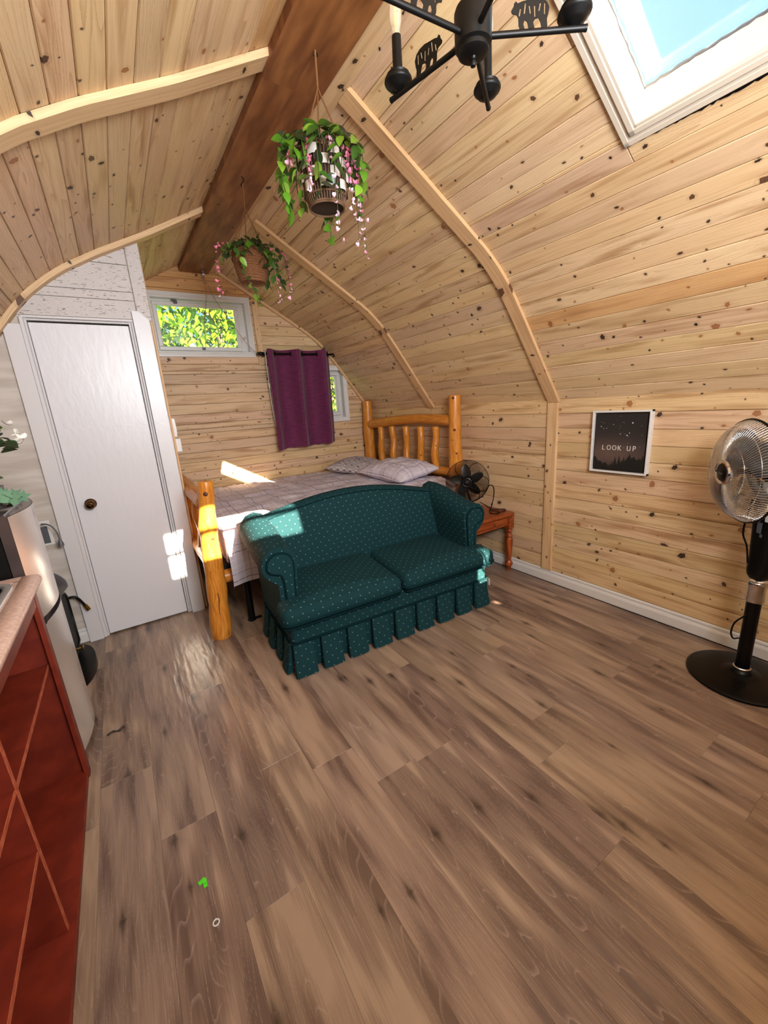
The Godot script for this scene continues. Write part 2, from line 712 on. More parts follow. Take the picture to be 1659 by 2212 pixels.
func materials() -> void:
	var pine := mat("pine", Color.WHITE, 0.55, 0.0, board_atlas(2048, 1280, 20, true))
	pine.vertex_color_use_as_albedo = true
	var oak := mat("oak", Color.WHITE, 0.32, 0.0, board_atlas(1024, 1536, 12, false))
	oak.vertex_color_use_as_albedo = true
	var fine := height_tex(256, 256, 0.02, 0.35, 41, 3.0)
	bump(oak, fine, 0.12)
	mat("beam", Color.WHITE, 0.5, 0.0, mix_tex(256, 512, 0.05, 0.005, 42, Color(0.60, 0.39, 0.215), Color(0.43, 0.25, 0.125), 4, 0.8))
	mat("log", Color.WHITE, 0.32, 0.0, mix_tex(512, 256, 0.006, 0.045, 43, Color(0.88, 0.60, 0.24), Color(0.74, 0.43, 0.12), 3, 0.7))
	mat("log_end", Color(0.66, 0.42, 0.2), 0.5)
	mat("knot", Color(0.33, 0.16, 0.06), 0.5)
	mat("white_wood", Color(0.83, 0.82, 0.83), 0.42)
	mat("white_gloss", Color(0.85, 0.85, 0.87), 0.33)
	bump(M.white_gloss, height_tex(256, 256, 0.06, 0.02, 44, 2.0), 0.10)
	M.white_gloss.uv1_triplanar = true
	M.white_gloss.uv1_scale = Vector3.ONE * 1.4
	mat("white_wall", Color.WHITE, 0.55, 0.0, mix_tex(256, 256, 0.01, 0.05, 45, Color(0.72, 0.68, 0.64), Color(0.80, 0.77, 0.74), 3), 1.0)
	mat("well", Color(0.82, 0.77, 0.68), 0.5)
	mat("casing_wood", Color(0.76, 0.71, 0.645), 0.5)
	mat("chipped", Color.WHITE, 0.5, 0.0, chipped_tex(), 1.6)
	mat("vinyl", Color(0.86, 0.85, 0.84), 0.3)
	mat("dark_gap", Color(0.05, 0.045, 0.04), 0.7)
	var glass := mat("glass", Color(0.9, 0.97, 1.0, 0.05), 0.02)
	glass.transparency = BaseMaterial3D.TRANSPARENCY_ALPHA
	var bulb := mat("bulb_glass", Color(1.0, 0.97, 0.9, 0.18), 0.02)
	bulb.transparency = BaseMaterial3D.TRANSPARENCY_ALPHA
	mat("filament", Color(0.95, 0.78, 0.25), 0.4)
	mat("black", Color(0.02, 0.02, 0.021), 0.34)
	M.black.metallic_specular = 0.35
	mat("black_satin", Color(0.026, 0.025, 0.025), 0.42)
	M.black_satin.metallic_specular = 0.35
	mat("black_matte", Color(0.02, 0.02, 0.02), 0.8)
	mat("gunmetal", Color(0.12, 0.11, 0.105), 0.3, 0.8)
	mat("blade", Color(0.055, 0.05, 0.05), 0.35)
	mat("chrome", Color(0.86, 0.86, 0.87), 0.12, 1.0)
	mat("steel", Color(0.88, 0.87, 0.86), 0.25, 0.6)
	mat("smoked", Color(0.30, 0.26, 0.255), 0.2, 0.3)
	mat("brass", Color(0.80, 0.62, 0.30), 0.25, 1.0)
	mat("knob_brass", Color(0.42, 0.33, 0.24), 0.25, 1.0)
	mat("red", Color.WHITE, 0.5, 0.0, mix_tex(256, 256, 0.02, 0.02, 46, Color(0.48, 0.155, 0.075), Color(0.40, 0.115, 0.055), 3), 1.5)
	mat("red_edge", Color.WHITE, 0.6, 0.0, mix_tex(128, 128, 0.05, 0.05, 47, Color(0.62, 0.27, 0.17), Color(0.72, 0.38, 0.25), 3), 3.0)
	mat("laminate", Color.WHITE, 0.35, 0.0, mix_tex(256, 256, 0.09, 0.09, 48, Color(0.76, 0.63, 0.58), Color(0.84, 0.73, 0.68), 4), 2.5)
	var sofa := mat("sofa", Color.WHITE, 0.85, 0.0, sofa_tex(), 4.3)
	sofa.metallic_specular = 0.33
	mat("sofa_dark", Color(0.028, 0.14, 0.158), 0.85)
	M.sofa_dark.metallic_specular = 0.2
	var plaid := mat("plaid", Color.WHITE, 0.85, 0.0, plaid_tex())
	bump(plaid, height_tex(256, 256, 0.02, 0.02, 50, 3.0), 0.4)
	mat("medallion", Color.WHITE, 0.85, 0.0, medallion_tex())
	var vel := mat("velvet", Color.WHITE, 0.8, 0.0, mix_tex(256, 256, 0.11, 0.015, 49, Color(0.34, 0.075, 0.24), Color(0.42, 0.105, 0.30), 3), 0.0)
	vel.rim_enabled = true
	vel.rim = 0.35
	mat("poster", Color.WHITE, 0.35, 0.0, poster_tex())
	mat("letter", Color(0.88, 0.86, 0.84), 0.5)
	mat("frame_brown", Color(0.16, 0.10, 0.075), 0.5)
	mat("orange_pine", Color.WHITE, 0.28, 0.0, mix_tex(256, 256, 0.01, 0.08, 51, Color(0.64, 0.31, 0.12), Color(0.48, 0.20, 0.07), 3))
	mat("rope", Color(0.50, 0.33, 0.18), 0.9)
	mat("twine", Color(0.62, 0.52, 0.40), 0.9)
	mat("basket_brown", Color.WHITE, 0.9, 0.0, mix_tex(128, 128, 0.08, 0.3, 52, Color(0.55, 0.36, 0.22), Color(0.36, 0.22, 0.12), 3), 8.0)
	mat("wicker", Color(0.40, 0.29, 0.20), 0.8)
	mat("wicker_dark", Color(0.20, 0.14, 0.09), 0.9)
	mat("weave_white", Color(0.83, 0.80, 0.77), 0.8)
	for k in 4:
		var lf := mat("leaf%d" % k, [Color(0.17, 0.33, 0.06), Color(0.30, 0.50, 0.08), Color(0.09, 0.21, 0.06), Color(0.44, 0.60, 0.16)][k], 0.4)
		lf.backlight_enabled = true
		lf.backlight = Color(0.35, 0.35, 0.35)
	mat("stem", Color(0.22, 0.27, 0.09), 0.7)
	mat("petal", Color(0.87, 0.46, 0.60), 0.6)
	mat("petal_pale", Color(0.94, 0.72, 0.80), 0.6)
	mat("petal_white", Color(0.90, 0.89, 0.86), 0.6)
	mat("ivy", Color(0.40, 0.56, 0.45), 0.6)
	var tl := mat("tree_leaf", Color(0.42, 0.60, 0.10), 0.5)
	tl.backlight_enabled = true
	tl.backlight = Color(0.6, 0.6, 0.6)
	tl.vertex_color_use_as_albedo = true
	mat("bark", Color.WHITE, 0.9, 0.0, mix_tex(128, 128, 0.1, 0.02, 53, Color(0.30, 0.24, 0.18), Color(0.42, 0.36, 0.30), 3), 1.5)
	mat("grass", Color.WHITE, 0.9, 0.0, mix_tex(256, 256, 0.06, 0.06, 54, Color(0.30, 0.42, 0.12), Color(0.42, 0.50, 0.18), 4), 0.3)
	mat("green_plastic", Color(0.30, 0.85, 0.10), 0.4)
	mat("plastic_grey", Color(0.33, 0.34, 0.36), 0.4)
	mat("stove_grey", Color(0.115, 0.112, 0.12), 0.45)
	mat("mauve", Color(0.42, 0.16, 0.28), 0.4)


# ---------- the room ----------

const PROF := [Vector2(1.09, 2.776), Vector2(1.60, 2.474), Vector2(1.93, 2.279), Vector2(2.03, 2.208), Vector2(2.12, 2.126), Vector2(2.20, 2.036), Vector2(2.28, 1.936), Vector2(2.69, 1.40)]
const PROFL := [Vector2(1.015, 2.785), Vector2(1.38, 2.59), Vector2(1.68, 2.445), Vector2(1.86, 2.345), Vector2(1.96, 2.275), Vector2(2.05, 2.20), Vector2(2.13, 2.115), Vector2(2.20, 2.03), Vector2(2.68, 1.40)]   # the left slope, mirrored
const SKY := Rect2(1.30, -0.934, 0.472, 0.51)     # opening in x and z
const W1 := Rect2(0.475, 2.045, 0.845, 0.475)     # gable window hole in x and y
const W2 := Rect2(1.51, 1.335, 0.84, 0.545)       # window behind the curtain


func prof_of(side: int) -> Array:
	return PROF if side > 0 else PROFL


func prof_at(s: float, side := 1) -> Vector2:
	var P := prof_of(side)
	for i in P.size() - 1:
		var l: float = P[i].distance_to(P[i + 1])
		if s <= l or i == P.size() - 2:
			return P[i].lerp(P[i + 1], s / l)
		s -= l
	return P[-1]


func prof_len(side := 1) -> float:
	var P := prof_of(side)
	var s := 0.0
	for i in P.size() - 1:
		s += P[i].distance_to(P[i + 1])
	return s


func prof_y(x: float) -> float:
	var P := PROF
	if x < CX:
		x = 2.0 * CX - x
		P = PROFL
	if x <= P[0].x:
		return P[0].y
	for i in P.size() - 1:
		if x <= P[i + 1].x:
			return lerpf(P[i].y, P[i + 1].y, (x - P[i].x) / (P[i + 1].x - P[i].x))
	return 1.40


func prof_x(y: float) -> float:
	if y <= PROF[-1].y:
		return XR + 0.02
	for i in range(PROF.size() - 1, 0, -1):
		if y <= PROF[i - 1].y:
			return lerpf(PROF[i].x, PROF[i - 1].x, (y - PROF[i].y) / (PROF[i - 1].y - PROF[i].y))
	return PROF[0].x


func pine_tint() -> Color:
	var f := rng.randf_range(0.84, 1.06)
	var c := Color(f, f * rng.randf_range(0.94, 1.0), f * rng.randf_range(0.84, 1.02))
	if rng.randf() < 0.035:
		c = Color(0.86, 0.70, 0.52)
	return c


func pine_uv(L: float) -> Array:
	var k := rng.randi_range(0, 19)
	var u0 := rng.randf_range(0.0, maxf(0.0, 1.0 - L / 2.7))
	var u1 := u0 + L / 2.7
	var a := (k + 0.03) / 20.0
	var b := (k + 0.97) / 20.0
	if rng.randf() < 0.5:
		return [u1, a, u0, b] if rng.randf() < 0.5 else [u1, b, u0, a]
	return [u0, a, u1, b] if rng.randf() < 0.5 else [u0, b, u1, a]


func pine_board(parent: Node, o: Vector3, U: Vector3, V: Vector3, N: Vector3, L: float, w: float, tint = null, t := 0.018) -> void:
	if L < 0.012 or w < 0.008:
		return
	var m := MB.new()
	m.col = tint if tint != null else pine_tint()
	m.plank(o + V * 0.0008 + U * 0.0005 + N * rng.randf_range(-0.0014, 0.0008), U, V, N, L - 0.001, w - 0.0016, t, minf(0.0030, w * 0.2), pine_uv(L))
	obj("board", m, M.pine, parent)


func slab(lo: Vector3, hi: Vector3, parent: Node, called: String, m: Material) -> void:
	var b := MB.new()
	b.box(hi - lo, 0.0, at((lo + hi) * 0.5))
	obj(called, b, m, parent)


# wall slab with rectangular holes; rect and holes lie in (u, y)
func holed(mb: MB, r: Rect2, holes: Array, put: Callable) -> void:
	var xs := [r.position.x, r.end.x]
	for h in holes:
		xs.append(h.position.x)
		xs.append(h.end.x)
	xs.sort()
	for i in xs.size() - 1:
		var a: float = xs[i]
		var b: float = xs[i + 1]
		if b - a < 0.001:
			continue
		var mid := (a + b) * 0.5
		var y := r.position.y
		var cuts := []
		for h in holes:
			if mid > h.position.x and mid < h.end.x:
				cuts.append(h)
		cuts.sort_custom(func(p, q): return p.position.y < q.position.y)
		for h in cuts:
			put.call(mb, a, b, y, h.position.y)
			y = h.end.y
		put.call(mb, a, b, y, r.end.y)


func shell() -> void:
	# floor of oak planks
	var fl := setting("floor", "greyish brown oak plank floor with dark knots", "floor")
	slab(Vector3(XL - 0.1, -0.12, ZB - 0.1), Vector3(XR + 0.1, -0.008, ZF + 0.1), fl, "subfloor", M.dark_gap)
	var pw := 0.187
	var x := 0.045 - 5.0 * pw
	while x < XR:
		var z := ZB - rng.randf_range(0.0, 1.0)
		while z < ZF:
			var z2 := z + 1.2
			var a := maxf(z, ZB)
			var b := minf(z2, ZF)
			var xa := maxf(x, XL)
			var xb := minf(x + pw, XR)
			if b - a > 0.02 and xb - xa > 0.02:
				var m := MB.new()
				var f := rng.randf_range(0.90, 1.08)
				m.col = Color(f, f * rng.randf_range(0.97, 1.01), f * rng.randf_range(0.95, 1.03))
				var k := rng.randi_range(0, 11)
				var u0 := (a - z) / 1.22
				var u1 := (b - z) / 1.22
				if rng.randf() < 0.5:
					u0 = 1.0 - u0
					u1 = 1.0 - u1
				m.plank(Vector3(xa, rng.randf_range(-0.0002, 0.0002), a), Vector3.BACK, Vector3.RIGHT, Vector3.UP, b - a, xb - xa, 0.008, 0.0009, [u0, (k + 0.03) / 12.0, u1, (k + 0.97) / 12.0])
				obj("plank", m, M.oak, fl)
			z = z2
		x += pw

	# ceiling: two curved slopes of tongue-and-groove boards
	var ce := setting("ceiling", "curved pine board ceiling with many small knots", "ceiling")
	var fr := 0.055
	var hx0 := SKY.position.x - fr
	var hx1 := SKY.end.x + fr
	var s_of := func(xx: float) -> float: return (xx - PROF[0].x) / 0.861
	for side in [1, -1]:
		var st := []
		var n := int(round(prof_len(side) / 0.0935))
		for i in n + 1:
			st.append(prof_len(side) * i / n)
		if side == 1:
			st.append(s_of.call(hx0 + 0.03))
			st.append(s_of.call(hx1 - 0.03))
			st.sort()
		for i in st.size() - 1:
			var p := prof_at(st[i], side)
			var q := prof_at(st[i + 1], side)
			var w: float = p.distance_to(q)
			if w < 0.012:
				continue
			var P := Vector3(p.x, p.y, 0)
			var Q := Vector3(q.x, q.y, 0)
			if side < 0:
				P.x = 2.0 * CX - P.x
				Q.x = 2.0 * CX - Q.x
			var V := (Q - P).normalized()
			var N := Vector3(-V.y, V.x, 0)
			if N.y > 0.0:
				N = -N
			var joints := [ZB, -3.2, -1.84, ZF]
			if rng.randf() < 0.22:
				joints = [ZB, -3.2, -1.84, rng.randf_range(-1.2, 0.0), ZF]
			for j in joints.size() - 1:
				var spans := [[joints[j], joints[j + 1]]]
				var mid := (p.x + q.x) * 0.5
				if side == 1 and mid > hx0 + 0.029 and mid < hx1 - 0.029:
					spans = []
					var za: float = joints[j]
					var zb: float = joints[j + 1]
					if za < SKY.position.y - 0.02:
						spans.append([za, minf(zb, SKY.position.y - 0.02)])
					if zb > SKY.end.y + 0.02:
						spans.append([maxf(za, SKY.end.y + 0.02), zb])
				for sp in spans:
					pine_board(ce, P + Vector3(0, 0, sp[0]), Vector3.BACK, V, N, sp[1] - sp[0], w)
	# the roof deck over the boards, open at the skylight
	var dk := MB.new()
	for side in [1, -1]:
		var PR := prof_of(side)
		for i in PR.size() - 1:
			var pieces := [[PR[i], PR[i + 1], ZB - 0.1, ZF + 0.1]]
			if side == 1 and i < 2:
				pieces = []
				var xs := [PR[i].x, PR[i + 1].x]
				for c in [SKY.position.x - 0.024, SKY.end.x + 0.024]:
					if c > PR[i].x and c < PR[i + 1].x:
						xs.append(c)
				xs.sort()
				for k in xs.size() - 1:
					var a := Vector2(xs[k], prof_y(xs[k]))
					var b := Vector2(xs[k + 1], prof_y(xs[k + 1]))
					var mid := (a.x + b.x) * 0.5
					if mid > SKY.position.x - 0.024 and mid < SKY.end.x + 0.024:
						pieces.append([a, b, ZB - 0.1, SKY.position.y - 0.024])
						pieces.append([a, b, SKY.end.y + 0.024, ZF + 0.1])
					else:
						pieces.append([a, b, ZB - 0.1, ZF + 0.1])
			for pc in pieces:
				var d: Vector2 = (pc[1] - pc[0]).normalized()
				var nn := Vector2(-d.y, d.x)
				if nn.y < 0.0:
					nn = -nn
				var o := []
				for e in [pc[0] + nn * 0.018, pc[1] + nn * 0.018 + (d * 0.06 if i == PR.size() - 2 else Vector2.ZERO), pc[1] + nn * 0.13 + (d * 0.06 if i == PR.size() - 2 else Vector2.ZERO), pc[0] + nn * 0.13]:
					o.append(Vector3(e.x if side == 1 else 2.0 * CX - e.x, e.y, pc[2]))
				dk.prism(o, Vector3(0, 0, pc[3] - pc[2]))
	dk.box(Vector3(0.62, 0.12, ZF - ZB + 0.2), 0.0, at(Vector3(CX, 2.86, (ZF + ZB) * 0.5)))
	obj("roof_deck", dk, M.dark_gap, ce)
	# the ridge beam: a stained timber set between the slopes
	var bm := MB.new()
	bm.box(Vector3(ZF - ZB, 0.16, 0.257), 0.008, Transform3D(Basis(Vector3.UP, PI / 2), Vector3(0.89, 2.735 + 0.08, (ZF + ZB) * 0.5)))
	obj("ridge_beam", bm, M.beam, ce).set_meta("label", "dark stained ridge beam")
	for k in [[-0.35, 0.83, 0.034], [-2.2, 0.96, 0.012], [-1.25, 0.80, 0.009], [-3.0, 0.82, 0.010], [-3.3, 0.98, 0.012]]:
		var kb := MB.new()
		kb.lathe([Vector2(0.001, -0.0016), Vector2(k[2] * 0.8, -0.0016), Vector2(k[2], 0.0)], 12, at(Vector3(k[1], 2.735, k[0])))
		obj("beam_knot", kb, M.knot, ce)
	var bb := MB.new()
	bb.col = Color(0.98, 0.93, 0.86)
	bb.plank(Vector3(1.022, 2.752, ZB), Vector3.BACK, Vector3.RIGHT, Vector3.DOWN, 1.9, 0.085, 0.02, 0.003, [0.0, 0.201, 0.7, 0.249])
	bb.plank(Vector3(1.022, 2.752, ZB + 1.903), Vector3.BACK, Vector3.RIGHT, Vector3.DOWN, ZF - ZB - 1.903, 0.085, 0.02, 0.003, [1.1, 0.301, 0.0, 0.349])
	obj("ridge_board", bb, M.pine, ce)

	# right knee wall
	var wr := setting("wall_right", "low pine board wall under the curved roof, knotty boards", "wall")
	slab(Vector3(XR + 0.016, -0.1, ZB - 0.1), Vector3(XR + 0.13, 1.44, ZF + 0.1), wr, "backing", M.dark_gap)
	var rows := 14
	for i in rows:
		var y0 := 1.412 * i / rows
		for sp in [[ZB, -1.84], [-1.84, ZF]]:
			pine_board(wr, Vector3(XR, y0, sp[0]), Vector3.BACK, Vector3.UP, Vector3.LEFT, sp[1] - sp[0], 1.412 / rows)
	# left knee wall
	var wl := setting("wall_left", "low off-white painted wall behind the kitchen corner", "wall")
	slab(Vector3(XL - 0.13, -0.1, ZB - 0.1), Vector3(XL, 1.44, ZF + 0.1), wl, "panel", M.white_wall)

	# back wall
	var wb := setting("wall_back", "pine board end wall with two windows behind the bed", "wall")
	var put := func(mb: MB, a: float, b: float, y0: float, y1: float) -> void:
		if y1 - y0 > 0.002:
			mb.box(Vector3(b - a, y1 - y0, 0.08), 0.0, at(Vector3((a + b) * 0.5, (y0 + y1) * 0.5, ZB - 0.018 - 0.04)))
	var bk := MB.new()
	holed(bk, Rect2(XL - 0.1, -0.1, XR - XL + 0.2, 2.95), [W1, W2], put)
	obj("backing", bk, M.dark_gap, wb)
	for i in 31:
		var y0 := 0.0925 * i
		var y1 := y0 + 0.0925
		var x1 := minf(prof_x(y0 + 0.02), XR)
		var x0 := 0.30
		if y0 > 2.7:
			y1 = 2.80
		var tint = null
		if i >= 27:
			tint = Color(0.92, 0.70, 0.44)
		for piece in strip_minus(x0, x1, y0, y1, [W1, W2]):
			var xa: float = piece[0]
			while xa < piece[1] - 0.01:
				var L: float = minf(piece[1] - xa, 2.4)
				pine_board(wb, Vector3(xa, piece[2], ZB), Vector3.RIGHT, Vector3.UP, Vector3.BACK, L, piece[3] - piece[2], tint)
				xa += L

	# front wall behind the camera: gable window with a glazing bar, curtained window, frosted door
	var wf := setting("wall_front", "pine end wall behind the viewer", "wall")
	var gable := Rect2(0.664, 2.115, 0.636, 0.345)
	var slit := Rect2(2.285, 1.36, 0.10, 0.27)
	var put2 := func(mb: MB, a: float, b: float, y0: float, y1: float) -> void:
		if y1 - y0 > 0.002:
			mb.box(Vector3(b - a, y1 - y0, 0.03), 0.0, at(Vector3((a + b) * 0.5, (y0 + y1) * 0.5, ZF + 0.015)))
	var fk := MB.new()
	holed(fk, Rect2(XL - 0.1, -0.1, XR - XL + 0.2, 2.95), [gable, slit, Rect2(2.40, 1.15, 0.035, 0.03)], put2)
	obj("panel", fk, M.white_wall, wf)
	var bar := MB.new()
	bar.box(Vector3(0.636, 0.036, 0.02), 0.004, at(Vector3(gable.get_center().x, 2.300, ZF + 0.015)))
	obj("glazing_bar", bar, M.vinyl, wf)
	var gl := MB.new()
	gl.box(Vector3(0.636, 0.345, 0.004), 0.0, at(Vector3(gable.get_center().x, gable.get_center().y, ZF + 0.022)))
	obj("pane", gl, M.glass, wf)


# what is left of a strip (x0..x1, y0..y1) outside the holes: [xa, xb, ya, yb]
func strip_minus(x0: float, x1: float, y0: float, y1: float, holes: Array) -> Array:
	var out := []
	var ys := [y0, y1]
	for h in holes:
		for e in [h.position.y, h.end.y]:
			if e > y0 + 0.006 and e < y1 - 0.006:
				ys.append(e)
	ys.sort()
	for k in ys.size() - 1:
		var mid: float = (ys[k] + ys[k + 1]) * 0.5
		var xa := x0
		var cut := []
		for h in holes:
			if mid > h.position.y and mid < h.end.y:
				cut.append(h)
		cut.sort_custom(func(p, q): return p.position.x < q.position.x)
		for h in cut:
			if h.position.x > xa:
				out.append([xa, minf(h.position.x, x1), ys[k], ys[k + 1]])
			xa = maxf(xa, h.end.x)
		if xa < x1:
			out.append([xa, x1, ys[k], ys[k + 1]])
	return out


func partition() -> void:
	var wp := setting("wall_partition", "white painted bathroom partition with rough chipped boards above the door", "wall")
	var pu := func(mb: MB, a: float, b: float, y0: float, y1: float) -> void:
		if y1 - y0 > 0.002:
			mb.box(Vector3(b - a, y1 - y0, 0.07), 0.0, at(Vector3((a + b) * 0.5, (y0 + y1) * 0.5, ZP - 0.065)))
	var m := MB.new()
	holed(m, Rect2(XL, 0.0, 0.335 - XL, 2.0), [Rect2(-0.305, -0.01, 0.515, 2.08)], pu)
	obj("panel", m, M.white_wall, wp)
	# boards above the door, cut to the slope of the roof
	var roof := PackedVector2Array()
	for k in 27:
		var x := lerpf(XL, 0.3355, k / 26.0)
		roof.append(Vector2(x, prof_y(x) - 0.004))
	roof.append(Vector2(0.3355, 2.0))
	roof.append(Vector2(XL, 2.0))
	var cut := func(called: String, r: Rect2, z: float, th: float, m2: Material) -> void:
		var q := PackedVector2Array([r.position, Vector2(r.end.x, r.position.y), r.end, Vector2(r.position.x, r.end.y)])
		for pg in Geometry2D.intersect_polygons(q, roof):
			var o := []
			for p in pg:
				o.append(Vector3(p.x, p.y, z))
			var bm := MB.new()
			bm.prism(o, Vector3(0, 0, th))
			obj(called, bm, m2, wp)
	cut.call("upper_panel", Rect2(XL, 2.062, 0.335 - XL, 0.75), ZP - 0.10, 0.07, M.white_wall)
	cut.call("upper_panel", Rect2(XL, 1.999, -0.306 - XL, 0.063), ZP - 0.10, 0.07, M.white_wall)
	cut.call("upper_panel", Rect2(0.211, 1.999, 0.124, 0.063), ZP - 0.10, 0.07, M.white_wall)
	var ys := [2.085, 2.195, 2.245, 2.40, 2.53, 2.66]
	for i in ys.size() - 1:
		cut.call("board", Rect2(-0.60, ys[i], 0.862, ys[i + 1] - ys[i] - 0.004), ZP - 0.030, 0.014, M.chipped)
	var pm := MB.new()
	pm.box(Vector3(0.078, 0.50, 0.018), 0.003, at(Vector3(0.307, 2.33, ZP - 0.022)))
	obj("corner_board", pm, M.chipped, wp)
	# side wall of the bathroom, towards the bed
	slab(Vector3(0.24, 0.0, ZB), Vector3(0.335, 2.55, ZP - 0.10), wp, "side_panel", M.white_wall)
	var ed := MB.new()
	ed.col = Color(0.95, 0.80, 0.66)
	ed.plank(Vector3(0.336, 0.0, ZP - 0.03), Vector3.UP, Vector3.RIGHT, Vector3.BACK, 2.57, 0.014, 0.05, 0.002, [0.0, 0.05, 0.95, 0.06])
	obj("edge_strip", ed, M.pine, wp)

	# door
	var d := setting("door_1", "plain white bathroom door with a round brass knob", "door")
	var dm := MB.new()
	dm.box(Vector3(0.505, 2.035, 0.035), 0.003, at(Vector3(-0.048, 1.028, ZP - 0.042)))
	obj("door_panel", dm, M.white_gloss, d)
	var kb := MB.new()
	var kx := Transform3D(Basis(Vector3.RIGHT, PI / 2), Vector3(-0.222, 0.945, ZP - 0.024))
	kb.lathe([Vector2(0.034, 0.0), Vector2(0.034, 0.004), Vector2(0.026, 0.010), Vector2(0.014, 0.014), Vector2(0.012, 0.03), Vector2(0.02, 0.036), Vector2(0.028, 0.046), Vector2(0.029, 0.056), Vector2(0.022, 0.066), Vector2(0.011, 0.070), Vector2(0.009, 0.0665), Vector2(0.001, 0.0665)], 24, kx)
	obj("door_knob", kb, M.knob_brass, d)
	# casing
	var tr := setting("trim_1", "white flat casing boards around the bathroom door", "door trim")
	for q in [[-0.415, -0.335, 0.0, 2.03, 0.016], [0.236, 0.326, 0.0, 2.13, 0.016]]:
		var c := MB.new()
		var o := [Vector3(q[0], q[2], ZP - 0.03), Vector3(q[1], q[2], ZP - 0.03), Vector3(q[1], q[3] - (0.05 if q[0] > 0.0 else 0.0), ZP - 0.03), Vector3(q[1] - 0.055, q[3], ZP - 0.03), Vector3(q[0], q[3], ZP - 0.03)]
		c.prism(o, Vector3(0, 0, 0.03 + (0.012 if q[0] > 0.0 else 0.0)))
		obj("casing", c, M.white_gloss if q[0] > 0.0 else M.white_wood, tr)
	for q in [[-0.325, 2.075, 0.024], [-0.309, 2.07, 0.012], [0.2145, 2.075, 0.012], [0.228, 2.075, 0.018]]:
		var c := MB.new()
		c.box(Vector3(0.0125 if q[0] > -0.32 else 0.02, q[1], 0.05), 0.004, at(Vector3(q[0], q[1] * 0.5, ZP - 0.055 + q[2])))
		obj("stop_moulding", c, M.white_wood, tr)
	var hd := MB.new()
	hd.box(Vector3(0.56, 0.014, 0.04), 0.003, at(Vector3(-0.045, 2.075, ZP - 0.028)))
	hd.box(Vector3(0.53, 0.010, 0.04), 0.003, at(Vector3(-0.048, 2.060, ZP - 0.038)))
	obj("head_moulding", hd, M.white_wood, tr)
	# baseboards beside the door
	var b1 := setting("baseboard_left", "short white baseboard left of the door casing", "baseboard")
	base_profile(b1, Vector3(XL, 0, ZP - 0.03), Vector3.RIGHT, Vector3.BACK, -0.418 - XL)
	var b2 := setting("baseboard_back", "white baseboard of the back wall under the bed", "baseboard")
	base_profile(b2, Vector3(0.34, 0, ZB), Vector3.RIGHT, Vector3.BACK, XR - 0.36)
	var b3 := setting("baseboard_right", "long white moulded baseboard along the right wall", "baseboard")
	base_profile(b3, Vector3(XR, 0, ZB), Vector3.BACK, Vector3.LEFT, 2.348)
	base_profile(b3, Vector3(XR, 0, ZB + 2.35), Vector3.BACK, Vector3.LEFT, ZF - ZB - 2.35)


func base_profile(parent: Node, o: Vector3, U: Vector3, N: Vector3, L: float) -> void:
	var m := MB.new()
	var pr := [Vector2(0.0, 0.003), Vector2(0.013, 0.003), Vector2(0.0145, 0.006), Vector2(0.0145, 0.060), Vector2(0.013, 0.062), Vector2(0.0125, 0.066), Vector2(0.0075, 0.076), Vector2(0.007, 0.082), Vector2(0.0095, 0.086), Vector2(0.009, 0.094), Vector2(0.006, 0.100), Vector2(0.0, 0.101)]
	var outl := []
	for q in pr:
		outl.append(o + N * q.x + Vector3.UP * q.y)
	m.prism(outl, U * L)
	obj("baseboard_length", m, M.vinyl, parent)


# window casing: a moulded frame around a rectangle in the plane z = z0
func frame_rect(mb: MB, r: Rect2, w: float, z0: float, depth: float, bev := 0.004) -> void:
	var a := r.position
	var b := r.end
	mb.box(Vector3(r.size.x + 2.0 * w, w, depth), bev, at(Vector3((a.x + b.x) * 0.5, a.y - w * 0.5, z0 + depth * 0.5)))
	mb.box(Vector3(r.size.x + 2.0 * w, w, depth), bev, at(Vector3((a.x + b.x) * 0.5, b.y + w * 0.5, z0 + depth * 0.5)))
	mb.box(Vector3(w, r.size.y, depth), bev, at(Vector3(a.x - w * 0.5, (a.y + b.y) * 0.5, z0 + depth * 0.5)))
	mb.box(Vector3(w, r.size.y, depth), bev, at(Vector3(b.x + w * 0.5, (a.y + b.y) * 0.5, z0 + depth * 0.5)))


